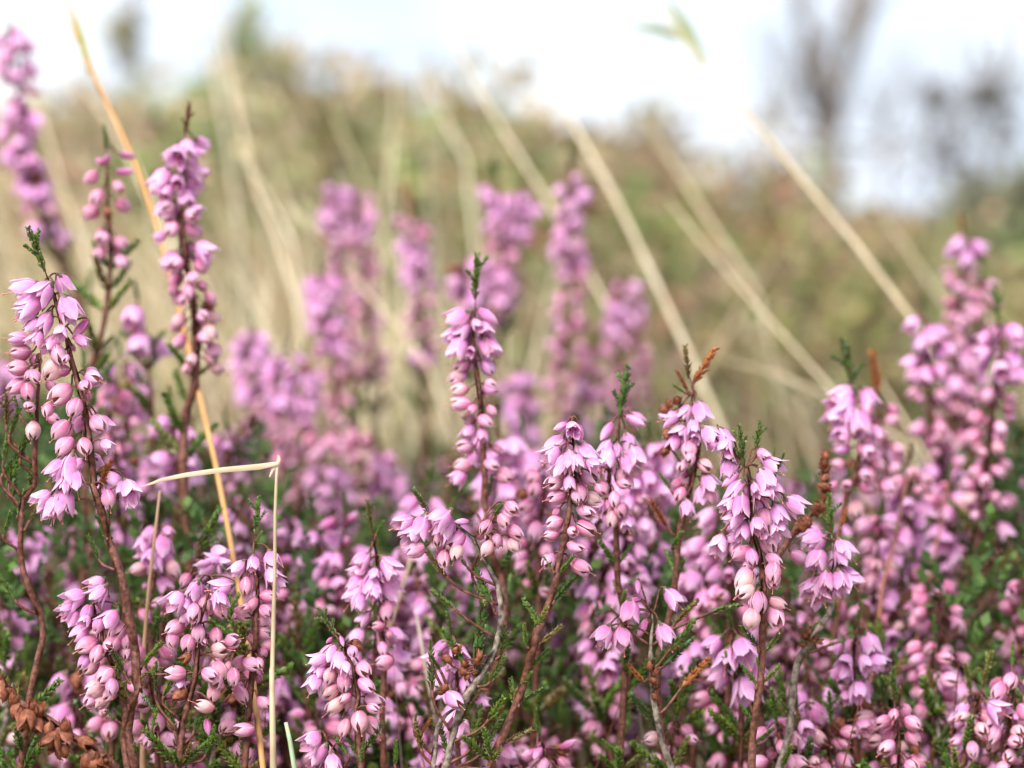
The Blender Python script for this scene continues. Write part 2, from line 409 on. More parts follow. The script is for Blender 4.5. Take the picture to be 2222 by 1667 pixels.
    def auto(s, a0, a1, mix='bbuuup', gap=.0011, size=.0031, reach=.0013, sharp=False):
        """flowers set round the stem between a0 and a1 millimetres below its tip; mix runs from the top down"""
        g = s.g; a = a0 * .001; az = g.uniform(0, 6.28)
        while a < a1 * .001:
            i = min(range(len(s.acc)), key=lambda i: abs(s.acc[i] - a))
            f = (a - a0 * .001) / max(1e-6, (a1 - a0) * .001); c = mix[min(len(mix) - 1, int(f * len(mix)))]
            az += 2.2 + g.uniform(-.7, .7)
            if math.sin(a * 900 + s.thin) > .86: a += gap * 1.3; continue
            o = Vector((math.cos(az), math.sin(az), 0)); kind = {'p': 'u'}.get(c, c)
            el = math.radians({'b': g.uniform(-75, -25), 'u': g.uniform(-60, 0), 'k': g.uniform(-30, 40)}[kind])
            d = (o * math.cos(el) + Vector((0, 0, math.sin(el)))).normalized()
            tint = pick(LILAC if c == 'b' else MAG if c == 'k' else PEACH if c == 'p' and g.random() < .6 else PINK, g)
            L = size * (1.28 if kind == 'b' else 1.0 if kind == 'k' else 0.95) * g.uniform(.85, 1.15)
            bp = s.line[i] + o * reach * g.uniform(.6, 1.4) + Vector((0, 0, .0006))
            if g.random() < .045:
                hk = link('dry_flower', HUSK[g.randrange(4)], s.o); hk.matrix_local = Matrix.Translation(bp - s.base) @ frame(d, g) @ Matrix.Scale(L * .8, 4); s.stalk(bp, d)
            else: s.flower(kind, bp, d, L * g.choice((1, 1, .9, .75)), tint, sharp)
            a += gap * g.uniform(.6, 1.4)
    def shoot(s, base, d, L, kind='s', col=None):
        o = link('leafy_shoot', SHOOT[kind][s.g.randrange(4)], s.o, color=pick(col or GREEN, s.g))
        o.matrix_local = Matrix.Translation(base - s.base) @ frame(d, s.g) @ Matrix.Scale(L, 4)
        return o
    def shoots(s, spec):
        for r, a in items(spec):
            kind = a[0]; x, y = r[0] + r[2] * float(a[1]), r[1] + r[2] * float(a[2]); ang = math.radians(float(a[3])); ln = float(a[4]) * r[2]
            i0 = s.near(at(x, y, (s.line[0] - CAM).dot(FW)), 0, s.ntop); dep = (s.line[i0] - CAM).dot(FW)
            tilt = s.g.uniform(-.35, .35); dv = (RT * math.cos(ang) + UP * math.sin(ang)); dv = (dv * math.cos(tilt) - FW * math.sin(tilt)).normalized()
            b = at(x, y, dep); L = ln * KP * dep
            col = RUST if kind == 'R' else None
            s.shoot(b, dv, L, {'R': 's'}.get(kind, kind), col)
            i = s.near(b, 0, s.ntop); gap = (b - s.line[i]).length
            if gap > .0007: s.stalk(b, dv, r=.00026, root=b - dv * gap * 1.1)
    def leaves(s, a0, a1=None, gap=.0035, L=.0052, dens=1.0):
        """short leafy shoots in pairs up the lower stem"""
        g = s.g; a = a0 * .001; end = s.acc[-1] if a1 is None else a1 * .001; az = g.uniform(0, 6)
        while a < end:
            i = min(range(len(s.acc)), key=lambda i: abs(s.acc[i] - a)); az += 1.57 + g.uniform(-.4, .4)
            dirn = (s.line[max(0, i - 1)] - s.line[min(len(s.line) - 1, i + 1)]).normalized()
            for k in range(2):
                if g.random() > dens: continue
                o = Vector((math.cos(az + k * math.pi), math.sin(az + k * math.pi), 0))
                d = (dirn * g.uniform(.6, 1.1) + o * g.uniform(.5, .9)).normalized()
                s.shoot(s.line[i] + o * s.R[i] * .6, d, L * g.uniform(.6, 1.4), 's' if g.random() < .6 else 'l')
            a += gap * g.uniform(.6, 1.5)
    def tip(s, L=None, kind='t', col=None):
        d = (s.line[0] - s.line[3]).normalized(); s.shoot(s.line[0] - d * .0004, d, L or .006, kind, col)
    def husks(s, spec):
        for r, a in items(spec):
            x, y = r[0] + r[2] * float(a[0]), r[1] + r[2] * float(a[1]); ang = math.radians(float(a[2])); ln = float(a[3]) * r[2]
            i0 = s.near(at(x, y, (s.line[0] - CAM).dot(FW)), 0, s.ntop); dep = (s.line[i0] - CAM).dot(FW) + s.g.uniform(-.0012, .0004)
            dv = (RT * math.cos(ang) + UP * math.sin(ang) - FW * s.g.uniform(-.3, .6)).normalized(); L = ln * KP * dep
            b = at(x, y, dep) - dv * L * .5
            o = link('dry_flower', HUSK[s.g.randrange(4)], s.o); o.matrix_local = Matrix.Translation(b - s.base) @ frame(dv, s.g) @ Matrix.Scale(L, 4); s.stalk(b, dv)
    def done(s):
        link('stem', s.mb.mesh('stem', [M_WOOD if s.wood else M_STEM, M_STEM]), s.o)
        return s
# ---- the sharp sprigs in front, flower by flower
def build(label, stem, D, fl='', sh='', tip=None, D1=None, auto=None, leaves=None, hu='', sharp=True, r=1.0, **kw):
    s = Sprig(label, stem, D, D1, r=r, **kw)
    if tip: s.tip(*tip)
    if fl:
        s.flowers(fl, sharp)
        if len(s.zone) > 6:                             # smaller florets packed round and behind the ones in view
            z = sorted(s.zone); mid = [k for _, k in z]
            s.auto(z[0][0] + 1, max(z[-1][0] - 2, z[0][0] + 3), ''.join(k if k != 'k' else 'b' for k in mid), .00185, .0026, .0015)
    for a in (auto or ()): s.auto(**a, sharp=False)
    if sh: s.shoots(sh)
    if leaves: s.leaves(*leaves)
    if hu: s.husks(hu)
    return s.done()

build('sharpest pink heather sprig just right of centre with round grey bud on top',
      'q7:715 175,700 260,735 420,745 560,735 700,705 830,690 1000,660 1180,620 1350,580 1500|q4:590 0,520 250,440 450,380 640,310 900,230 1130,150 1330,30 1590', .400,
      'q7:k 612 262 -155 140,k 780 330 -85 170,b 580 430 -130 270,b 690 420 -95 240,b 825 500 -58 270,b 640 590 -110 240,b 540 500 -140 220,b 700 540 -80 200,b 760 560 -70 180,u 570 735 -155 190,u 875 690 -38 200,'
      'b 690 740 -85 160,u 785 835 -80 175,u 895 880 -28 170,u 585 865 -160 180,u 835 995 -25 185,u 560 1095 -165 175,u 840 1135 -28 195,u 535 1195 -175 150,u 755 1295 -22 175,u 515 1415 -130 165,u 790 1465 -35 195',
      'q7:s 600 1520 48 190,l 540 1480 120 110|q4:s 560 230 52 300,s 440 590 35 230,s 445 450 118 270,l 400 470 65 200,s 270 1090 28 220,l 270 960 50 160,s 150 1440 25 240,s 330 620 100 190',
      None, auto=None, leaves=(46, 90, .0075, .0045, .5))

build('tall slender heather sprig left of the sharpest one with bright green leafy tip',
      'r5:868 430,868 520,855 640,860 780,880 930,900 1080,915 1230,915 1350,925 1500,932 1640|q6:2020 420,2050 640,2090 900|f:1078 1230,1090 1300,1085 1380,1060 1470,1030 1560,1010 1667', .436,
      'r5:b 760 575 -150 200,k 955 560 -35 160,b 925 650 -75 160,b 735 690 -140 180,b 790 640 -120 150,b 820 720 -100 150,b 758 760 -110 190,b 960 755 -60 190,b 880 610 -60 110,u 775 880 -150 120,u 955 895 -50 125,u 750 955 -150 140,u 765 1035 -170 120,'
      'u 775 1125 180 140,u 978 1030 -10 110,u 828 1220 160 115,u 938 1235 -30 120,b 830 1310 -120 150,u 800 1400 180 125,b 858 1470 -100 130,u 785 1525 -170 130,u 975 1520 -25 120,b 765 1600 -140 140,u 1060 1590 -30 135',
      'f:s 1030 1110 130 30,s 1065 1110 60 30', (.0075, 't'), leaves=(36, 85, .006, .005, .7))

build('heather sprig with green cross-shaped tip directly right of the sharpest sprig',
      'q7:1125 170,1120 280,1100 400,1070 520,1040 640,1030 760,1060 900,1090 1100,1100 1350,1110 1600|f:1345 1310,1350 1450,1340 1600,1338 1667', .424,
      'q7:k 1265 215 -25 190,k 1010 310 -125 210,b 1200 400 -75 220,b 1020 540 -108 250,b 1260 500 -65 210,b 1100 470 -95 160,u 1125 690 -90 160,u 1195 735 -60 135,u 975 790 -60 150,u 1080 890 -90 160,u 1010 960 -120 150,u 1130 980 -70 150,u 1060 1060 -100 160,b 1180 1080 -80 180',
      'q7:l 1130 140 90 60', (.0085, 't'), leaves=(26, 75, .006, .005, .7))

build('heather sprig with forked tip, one prong green and one rust brown',
      'f:1490 815,1500 852,1506 918,1509 960,1500 1010,1482 1090,1465 1160,1460 1240,1445 1330,1420 1450,1425 1560,1440 1667', .424,
      'q7:b 1560 190 -160 210,b 1690 145 -120 210,b 1820 130 -70 220,b 1640 320 -130 210,b 1590 400 -110 190,b 1760 260 -80 160,u 1720 460 -90 170,u 1660 600 -120 150,u 1690 720 -110 170,u 1860 600 -40 155,b 1820 850 -90 190,u 1900 870 -80 150,u 1640 850 -120 150,b 1700 960 -80 180',
      'r6:s 45 960 95 200,R 70 1000 58 260,R 40 1040 120 140,l 20 1050 150 90|q7:R 1530 1120 122 260,s 1560 800 120 160,R 1530 330 100 140,l 1570 1300 60 170', None,
      hu='q7:1500 110 120 110,1550 60 80 100,1510 470 -120 120,1530 330 -110 110,1620 30 100 110', leaves=(34, 85, .006, .005, .8))

build('broad heather sprig with two green tips and big open bells on both sides',
      'q8:470 610,500 760,510 900,520 1050,540 1200,580 1330,600 1450,620 1640|q5:190 450,190 600,180 800,150 1000,120 1250,110 1480', .408,
      'q8:b 160 330 -50 210,b 285 345 -60 190,b 290 425 -110 190,b 315 505 -90 190,b 315 620 -80 180,b 610 500 -40 160,k 330 720 -140 190,b 400 820 -110 250,b 695 590 -35 240,b 640 700 -60 230,b 605 840 -72 280,b 705 790 -60 230,b 325 930 -130 210,b 425 925 -95 240,b 890 930 -40 240,'
      'u 630 1060 -90 210,b 745 1010 -70 230,b 375 1050 -140 210,b 450 1160 -100 210,b 745 1130 -80 210,b 240 1270 -110 220,u 665 1275 -60 200,u 430 1345 -150 195,u 520 1385 -80 165,u 705 1405 -40 155,u 460 1545 -140 190,u 700 1515 -100 200|'
      'q5:u 60 55 -120 195,u 60 125 -140 185,u 280 35 -90 165,u 160 218 -90 180,u 110 345 -100 180,u 295 325 -75 180,u 310 222 -30 145',
      'q8:t 450 600 97 330,t 560 470 82 250,s 730 640 65 160,l 700 560 80 120|q5:s 160 560 130 200,s 210 600 48 210,s 180 780 100 130,l 150 850 125 170,s 200 830 40 170,s 130 1150 130 160,s 140 1300 40 170', None, leaves=(60, 100, .008, .005, .5))

build('heather sprig right of the broad one, lilac bells drooping round an upright green shoot',
      'q8:1200 1180,1210 1240,1230 1400,1215 1500,1190 1640|q5:720 20,715 200,705 310,640 400,560 520,480 650,440 800,420 1000,400 1200,330 1480', .420,
      'q8:b 1060 1235 -150 250,b 1320 1315 -50 230,b 1280 1375 -70 190,b 1080 1410 -110 290,u 930 1385 -30 180,b 1340 1535 -45 190,b 1060 1625 -140 240,b 1160 1575 -90 200|q5:b 590 100 -120 240,b 850 20 -50 240,b 640 160 -80 200',
      'q8:t 1200 1190 92 330,R 1280 1130 70 170,l 1240 1560 60 120|q5:s 690 330 -150 120,l 700 200 60 130,l 690 550 20 110,s 370 1290 60 230,s 420 1100 120 150', None, wood=True,
      hu='q5:560 430 60 70,600 500 20 80,520 470 110 80,560 530 -30 70,610 440 40 70,640 520 -10 60,500 540 160 60,470 650 150 60', leaves=(46, 60, .01, .004, .3))

g_ = Sprig('bare rust-brown dead spike leaning right, between the broad sprig and the pink cluster',
           'q8:1145 470,1140 560,1142 650,1146 750,1148 850,1105 935,1060 985,970 1075,900 1140,820 1260,760 1350,690 1480,650 1640|f:1650 1350,1640 1500,1650 1667', .428, group='dead rust-brown spikes', cat='dead heather')
g_.husks('q8:1145 500 85 110,1140 560 95 100,1125 600 140 90,1165 620 40 90,1135 660 120 110,1160 700 30 90,1130 770 150 120,1165 790 20 110,1150 860 60 100,1170 870 20 90,1100 940 160 120,1110 960 20 110,1070 985 100 110,980 1060 130 130,960 1100 90 140,930 1110 170 130,990 1100 10 110,905 1150 60 90'); g_.done()

build('heather sprig right of centre with a dense crown of lilac bells and beadlike buds below',
      'r6:1110 1040,1130 1130,1150 1250,1160 1400,1140 1500,1110 1650|q8:1370 720,1330 850,1290 1050,1270 1200|f:1815 1250,1800 1400,1795 1550,1790 1667', .462,
      'r6:b 1040 1075 -140 200,b 1000 1130 -150 180,b 1200 1090 -70 170,b 1130 1160 -90 220,b 1060 1120 -100 180,b 1010 1210 -120 190,b 1150 1240 -80 210,b 1030 1300 -110 160,b 1090 1290 -90 160,b 1185 1290 -70 150,b 1250 1310 -50 140,b 1100 1210 -80 180,u 1030 1410 180 115,u 1180 1420 -40 115,u 1010 1520 180 115,u 1260 1510 -30 115,u 1210 1590 -90 120|q8:u 1520 790 -20 150,u 1690 780 -30 150,u 1410 980 -90 180',
      'r6:s 1090 1600 110 90', (.0095, 't'), leaves=(36, 85, .006, .005, .6))

build('foremost heather sprig at the left edge with green tip above lilac bells',
      'r4:285 250,310 310,350 420,385 560,430 700,460 830,490 930,530 1080,560 1220,580 1380,595 1500,610 1650|q1:790 200,840 330,880 470,910 550,930 680,970 780,1020 930,1070 1100,1090 1300,1130 1450,1160 1640|q2:1160 700,1170 950,1120 1150,1100 1350,1150 1600', .404,
      'r4:b 170 385 -165 210,b 275 405 -130 200,b 205 480 -140 230,b 175 540 -150 170,b 450 512 -60 220,b 290 595 -120 175,b 220 625 -130 160,k 515 645 -130 165,b 335 735 -120 175,b 235 700 -120 140,u 380 812 -70 150,u 345 905 -130 190,u 605 960 -15 130,u 390 1065 -140 185,u 480 1155 -110 145,u 640 1255 -50 140,u 400 1300 -130 160,u 310 1165 -100 120,u 420 1405 -130 160,u 550 1405 -70 140|'
      'q1:b 490 70 -130 250,b 600 60 -100 310,b 640 160 -80 240,b 555 205 -110 220,b 360 320 -145 220,b 470 400 -100 250,b 540 350 -95 280,b 430 430 -120 200,k 620 430 -30 130,u 930 335 -80 180,b 1110 245 -60 230,b 1130 330 -80 180,b 1050 230 -110 160',
      'q1:R 850 250 68 250,R 870 160 75 130,l 930 500 80 180,s 930 690 112 220,l 940 640 125 190,s 850 850 115 220,s 920 640 95 170|q2:s 1060 830 115 250,s 1210 790 52 250,s 1100 1120 112 330,l 1190 900 40 160,s 1060 1230 140 120,s 1210 1000 -60 200,s 1150 1600 85 150', (.0070, 't'), leaves=(112, 125, .006, .005, .6))

build('left side branch of pink beadlike buds at the left edge beside the foremost sprig',
      'r4:258 745,266 800,260 870,250 1000,240 1150,235 1300,225 1450,222 1650|q1:200 320,180 600,180 850,250 1100,340 1300,370 1500|f:80 1430,60 1530,45 1667', .412,
      'r4:u 120 705 180 140,u 130 790 180 150,u 115 890 -175 150,u 110 1010 -150 150,u 185 1050 -80 130,u 215 1300 -90 130,u 230 950 -60 110',
      'r4:s 225 1250 122 170,l 130 1200 110 120,s 60 1330 70 170,t 40 1260 85 200,s 120 1430 65 160,s 20 1500 80 190,t 130 1480 75 190,s 190 1640 80 200,l 60 1640 70 190|q1:t 260 250 80 220,s 110 330 80 200,s 150 480 75 220,l 20 120 60 200,s 60 250 80 220,s 130 1200 120 240,s 250 520 65 180,s 30 640 70 200', None, leaves=(62, 90, .006, .006, .8), r=.9)

build('hanging double row of pink bells at lower left under the foremost sprig',
      'q1:800 1130,805 1230,820 1330,870 1450,885 1590|q2:930 700,985 820,1010 950,1060 1060,1080 1200,1060 1400,1090 1640', .405,
      'q1:b 820 1050 -150 200,b 640 1180 -150 250,b 850 1140 -130 210,b 580 1280 -140 210,b 880 1225 -110 230,u 740 1310 -110 160,b 640 1340 -120 190,b 940 1365 -130 230,u 680 1475 -140 180,u 850 1410 -110 150,u 1000 1475 -130 200,u 740 1585 -150 220,u 960 1575 -120 190,u 1070 1550 -80 160|'
      'q2:u 830 690 -110 180,u 1080 670 -90 150,u 720 750 -130 150,u 775 795 -140 180,u 905 875 -140 200,u 815 980 -150 180,u 930 1020 -130 190,u 865 1085 -130 180,u 960 970 -90 160,u 780 1080 -140 160',
      'q2:l 1000 1250 140 120', None, leaves=(45, 70, .01, .004, .4))

build('cluster of plump pink bells at lower left, in front of the straw stalk',
      'q2:1800 20,1790 150,1745 300,1712 420,1700 560,1690 700,1680 850,1640 1000,1600 1150,1565 1250,1550 1450,1530 1640', .402,
      'q2:b 1680 125 -110 200,b 1890 115 -165 250,b 1500 220 -130 230,u 1760 245 -70 200,b 1590 250 -100 180,u 1660 335 -90 185,u 1890 312 -60 160,u 1500 460 -150 200,u 1700 510 -90 165,u 1850 530 -90 150,u 1480 560 -90 160,u 1990 570 10 155,u 1610 590 -110 160,'
      'u 1690 712 -85 180,u 1890 640 0 190,u 1500 850 180 195,u 1880 830 -70 180,u 2000 880 -90 160,u 1850 910 -110 150,u 1830 1020 -110 160,u 1750 1130 160 170,k 1780 1310 -80 150,b 1540 930 -100 140',
      'q2:s 1660 1350 70 280,s 1620 1050 75 190,l 1500 1350 110 250,s 1440 1250 70 260,s 1400 1050 65 260,t 1330 1000 85 250,s 1300 1350 80 220,s 1760 1550 75 240,l 1560 1620 60 200', None, leaves=(34, 60, .007, .005, .8))

build('pale pink beadlike buds lined up along the bent straw stalk at lower left',
      'q6:60 720,40 800,30 960,70 1100,75 1260,60 1450|f:552 1390,545 1450,535 1560,528 1667', .406,
      'q6:b 40 960 -85 160,b 200 935 -70 210,b 200 1065 -60 195,u 20 1130 -90 160,u 170 1245 -10 160,u 110 1460 -30 160,u 110 1560 -20 160,u 30 1310 -120 140|q2:u 2110 105 -90 170,u 2090 335 -20 180,u 2160 770 -20 180,u 2070 1030 -60 180,u 2090 1330 180 185,u 2185 540 -30 150,u 2040 350 -140 130',
      'q6:t 60 720 88 320,l 50 800 60 120', None, leaves=(38, 60, .007, .005, .7))

build('blurred lilac heather cluster behind a green tip at lower left',
      'q1:1690 830,1700 900,1660 1000,1500 1150,1400 1350|f:350 1400,345 1550,340 1667', .428,
      'q1:b 1880 790 -30 200,b 1830 860 180 210,b 1770 920 -150 200,k 1740 880 180 150,b 1880 880 -40 180,u 1560 1180 -130 170,u 1380 1230 180 180,u 1590 1030 -120 140', 'q1:l 1700 700 60 120', (.0090, 't'), leaves=(22, 60, .006, .005, .8))

build('lilac heather spray at left, behind the thin brown stalk',
      'q1:1340 580,1350 700,1340 850,1320 1000,1290 1200,1280 1400|f:325 1420,330 1550,320 1667', .440,
      'q1:b 1240 710 -110 210,b 1400 720 -90 240,b 1420 840 -90 210,u 1190 930 -160 170,u 1480 930 -60 200,u 1430 1030 -110 190,b 1330 880 -90 200,b 1260 800 -120 180,b 1290 620 -130 170,u 1250 1330 -40 150', '', None, leaves=(20, 60, .006, .005, .8))

build('short heather sprig at bottom centre left, grey-green tip over lilac bells and pale urns',
      'q3:735 510,760 545,815 620,845 700,885 790,920 900,940 1050,925 1150,930 1250,940 1400,960 1640', .399,
      'q3:k 690 565 -140 90,k 800 575 -70 105,b 700 690 -125 240,b 605 735 -155 210,b 775 745 -90 220,u 890 665 -80 120,b 830 800 -80 160,u 985 815 -50 170,u 690 875 -110 170,b 600 820 -120 190,u 815 925 -90 190,b 560 930 -110 200,u 1010 955 -35 180,u 700 1005 -140 180,u 860 1075 -105 200,u 745 1120 -140 200,u 1080 1085 -20 180,u 820 1320 -110 170,u 950 1265 -90 200,u 1065 1305 -50 200',
      'q3:s 1000 1500 60 250,s 940 1560 120 240,l 960 1620 85 160', (.0050, 't', [(.085, .115, .05)]), leaves=(36, 60, .01, .004, .4))

build('lilac bells drooping at the very bottom edge left of the grey-green tipped sprig',
      'q3:700 1370,660 1400,720 1480,780 1560,800 1650', .400,
      'q3:b 540 1425 -135 240,b 600 1535 -130 240,b 720 1625 -80 220,k 870 1460 -20 110', 'q3:s 850 1550 130 190', None)

build('isolated heather sprig with fan of lilac bells and three round buds beneath',
      'q6:1055 660,1075 780,1095 900,1110 1000,1105 1150,1130 1280,1145 1400,1130 1550,1150 1640|f:830 1440,825 1550,830 1667', .424,
      'q6:k 950 900 -155 170,b 960 1025 -130 210,b 1205 985 -50 240,b 930 1130 -120 230,b 1050 1135 -80 230,b 920 1225 -130 260,b 1190 1175 -60 260,b 950 1290 -95 190,b 1080 1060 -90 170,u 1180 1375 -80 170,u 1110 1500 180 115,u 1165 1605 -90 175|q3:u 1160 755 -170 160,u 1150 640 -80 130',
      'q6:l 1090 720 60 130', (.0050, 't', [(.09, .10, .035)]), leaves=(42, 60, .008, .004, .5))

build('heather branch pointing left with lilac bells, joining the tall slender sprig',
      'f:948 1115,990 1137,1021 1162,1036 1195,1056 1228,1073 1262,1082 1330,1070 1400,1050 1440,1010 1500,985 1560,960 1667', .399,
      'q6:b 1330 615 -155 230,b 1480 645 -110 260,b 1400 725 -130 240,b 1650 570 -140 240,b 1690 645 -110 230,u 1430 845 -160 170,u 1620 755 -90 160,u 1770 765 -140 200,u 1670 925 -90 160,u 1780 865 -100 160,u 2030 655 -120 160,u 2130 775 -60 140,u 2040 835 -120 160,k 1820 600 180 130|q7:u 200 960 -40 150,u 130 1070 -60 140,u 230 1165 -40 180,u 60 1245 -110 140,u 220 1275 -60 140',
      'q6:s 1540 530 118 230,s 1700 1080 130 260,s 1880 1000 128 190,s 1760 1350 140 240,s 1930 1120 -60 200,s 2080 1300 118 330,s 2100 560 60 130|q3:s 1850 780 118 330,s 1940 750 78 470,s 1570 1000 92 330,s 1640 820 120 160,l 1560 680 95 110,s 1900 1100 70 300,s 2060 930 60 250,t 2150 700 80 250,s 1790 1300 60 240,s 1900 1480 75 330,s 2010 1500 60 280,l 2050 1250 60 240,s 1700 1560 100 250,s 1250 1640 85 200,s 2080 1600 100 280,l 1480 1500 100 220', None, wood=True,
      hu='q3:1780 640 60 110,1850 760 100 90,1830 830 160 90,1900 800 20 90,1870 880 -100 80,1960 740 50 100,1700 720 120 110,1980 690 60 90,1940 850 -20 80', leaves=(60, 80, .01, .004, .4))

build('lone pink bell on a bare grey twig near the bottom, left of the sharpest stem',
      'q3:1720 1010,1800 1120,1690 1200,1620 1300,1600 1450,1580 1640', .400, 'q3:u 1760 1075 -40 190', 'q3:s 1420 1330 85 130,R 1480 1370 60 150,s 1640 1350 130 120', None, wood=True,
      hu='q3:1850 1190 -20 120,1680 960 120 90,1640 1010 170 70', leaves=None)

build('row of four small hanging lilac bells, bottom right of centre',
      'q4:1400 330,1410 420,1395 520,1390 700,1400 900,1410 1050,1440 1200,1480 1400,1560 1640', .412,
      'q4:b 985 515 -125 220,b 1150 545 -80 240,k 1315 470 -115 190,b 1510 515 -65 240,b 1580 200 -50 230,b 1210 310 -100 240,k 1240 220 -170 140,k 1280 110 -90 130,b 1030 580 -80 150',
      'q4:s 1600 420 50 260,s 1500 790 45 330,s 1560 640 48 300,s 1130 380 130 130,R 1330 920 135 190,R 1650 980 48 330,s 1900 330 20 260', None, wood=True,
      hu='q4:1380 780 100 90,1430 830 60 90,1400 900 120 90,1440 960 40 80,1420 1040 130 80,1450 1100 60 80', leaves=(42, 60, .006, .005, .7))

d_ = Sprig('dry rust-brown dead heather spike drooping across the bottom left corner',
           'q2:-60 800,0 930,120 1040,200 1110,300 1180,400 1230,520 1310,640 1400,740 1450,830 1490,900 1570,980 1640', .392, group='dead rust-brown spikes', cat='dead heather', r=1.3)
d_.husks('q2:15 960 -80 170,80 1010 150 150,120 1060 60 140,20 1040 -100 150,150 1190 -110 180,240 1250 -80 220,310 1300 -80 200,200 1290 -110 160,330 1150 80 150,440 1440 -110 240,540 1390 -85 240,540 1530 -70 180,560 1290 80 140,740 1440 -20 170,770 1600 -120 250,830 1640 -60 220,900 1600 30 150,270 1120 60 120,420 1330 -100 150,-30 900 60 150'); d_.done()

# ---- softer sprigs behind and beside them: stem, depth, flowers set round the stem
def soft(label, stem, D, mix, a0, a1, tip=None, leaves=True, size=.0031, gap=.00105, reach=.0014, group='flowering heather sprigs', **kw):
    if D > .50: gap *= 1.08; size *= .94; reach *= .9; D += .05
    gap *= .66; size *= .98
    if D > .44:
        k = (.402 + (D - .402) * 1.22) / D; D *= k; size *= k; reach *= k; gap *= k; a1 *= k
    s = Sprig(label, stem, D, group=group, **kw)
    s.tip(*(tip or (.0042, 's')))
    s.auto(a0, a1, mix, gap, size, reach)
    if leaves: s.leaves(a1 + 1, a1 + 45, .0055, .0062, .8)
    return s.done()
T_ = (.0065, 't')
soft('tallest blurred lilac sprig in the top left corner, leaning right', 'f:18 50,30 130,45 230,40 300,72 380,95 480,135 560,180 680,215 800,225 950', .53, 'bbubbbbub', 1, 52, None, True, .0038, .0010, .0019, r=1.6)
soft('thin sprig with sparse pink beads, left of the orange straw stalk', 'f:229 318,231 400,236 480,238 560,232 650,215 740,190 820,185 950', .462, 'kuuuuuu', 2, 21, None, True, .0036, .0016, .0019)
soft('dense tall heather sprig with dark pointed tip, just right of the orange straw stalk', 'f:401 285,392 350,388 450,395 530,412 620,424 730,420 830,400 900,395 1000', .452, 'bbbubuuppp', 2, 44, (.0055, 't', [(.12, .06, .035)]), True, .0035, .00085, .0019, r=1.3)
soft('left one of a blurred pair of upright pink sprigs behind the centre left', 'f:715 392,722 480,735 600,750 760,770 900', .585, 'bbuuuup', 1, 50, None, True, .0036, .0010, .0018)
soft('right one of a blurred pair of upright pink sprigs behind the centre left', 'f:766 395,776 480,790 620,802 760,806 900', .60, 'bbuuuupp', 1, 52, None, True, .0036, .0011, .0018)
soft('blurred lilac sprig in front of the upright pair, centre left', 'f:690 585,702 680,722 800,732 930', .555, 'bbbuup', 1, 38, None, True, .0038, .0009, .0018)
soft('blurred pink sprig with rusty tip between the upright pair and the tall slender sprig', 'f:888 470,903 560,906 680,910 770,915 900', .585, 'ubbbuuub', 1, 36, (.009, 's', RUST), True, .0035, .0010, .0017)
soft('blurred lilac crown peeping over the green tip of the tall slender sprig', 'f:1072 395,1082 470,1086 560,1062 650,1050 800', .575, 'bbuubbu', 1, 36, (.007, 't'), True, .0038, .0010, .0017)
soft('faint sprig close behind the right of the lilac crown', 'f:1122 410,1112 500,1100 600,1085 720', .59, 'bbuup', 1, 30, None, True, .0037, .0010, .0017)
soft('blurred lilac sprig hidden behind the left of the tall slender stem', 'f:1008 550,1003 620,1010 720,1020 830', .535, 'bbu', 1, 14, None, True, .004, .0012, .0017)
soft('blurred sprig with dark green tip under the straw blades, right of the lilac crown', 'f:1232 372,1230 450,1226 560,1236 640,1220 760,1212 880', .56, 'bbbuuupp', 1, 60, (.0085, 't', [(.07, .09, .02)]), True, .0038, .0012, .0018)
soft('blurred dusky pink sprig right of the dark green tipped one', 'f:1348 600,1332 680,1342 790,1325 900', .60, 'bbuuuu', 1, 40, None, True, .0035, .0010, .0018)
soft('faintest dusky pink sprig at the right shoulder of its neighbour', 'f:1378 640,1372 720,1380 800,1365 920', .62, 'buuuu', 1, 32, None, True, .0033, .0012, .0017)
soft('low blurred lilac sprig behind the round grey bud', 'f:1290 745,1265 830,1240 900,1250 1000', .57, 'ubbub', 1, 36, None, True, .0038, .0010, .0018)
soft('small hazy lilac blossom cluster between slender sprig and grey bud', 'f:1108 800,1122 850,1135 940', .56, 'bbb', 1, 17, None, True, .004, .0009, .0017)
soft('blurred lilac spike rising left of the straw bend', 'f:543 705,546 800,562 900,575 1000', .545, 'bbuup', 1, 40, None, True, .0037, .0009, .0018)
soft('blurred spike with dark tip immediately right of the lilac spike near the straw bend', 'f:618 758,602 850,622 1000,632 1120', .515, 'bbuuppp', 1, 42, (.004, 's', [(.05, .05, .06)]), True, .0035, .0009, .0018)
soft('blurred pink spike below the upright pair', 'f:655 770,650 860,655 950,660 1060', .535, 'bbuup', 1, 36, None, True, .0036, .0010, .0018)
soft('round lilac tuft low in the blurred middle, left of centre', 'f:695 930,702 1020,712 1100,700 1200', .51, 'ubbbu', 1, 30, None, True, .0040, .0007, .0020)
soft('blurred peach and pink spike right of the round lilac tuft', 'f:775 920,785 1010,800 1100,805 1200', .515, 'uppup', 1, 30, None, True, .0036, .0010, .0018)
soft('blurred lilac spike leaning left, right of the round lilac tuft', 'f:820 965,838 1040,850 1120,850 1220', .52, 'bbbb', 1, 24, None, True, .0042, .0009, .0017)
soft('short blurred spike behind the straw bend', 'f:492 930,508 1000,520 1080,520 1200', .50, 'buuu', 1, 22, None, True, .0034, .0011, .0017)
soft('single tall lilac bell stem behind the dense tall sprig, at its left', 'f:298 650,310 720,320 800,330 900', .485, 'bb', 1, 8, None, True, .0046, .0020, .0012)
soft('loose lilac bells low behind the orange straw stalk', 'f:370 880,375 950,385 1050,380 1200', .47, 'bbb', 1, 14, None, True, .0042, .0014, .0014)
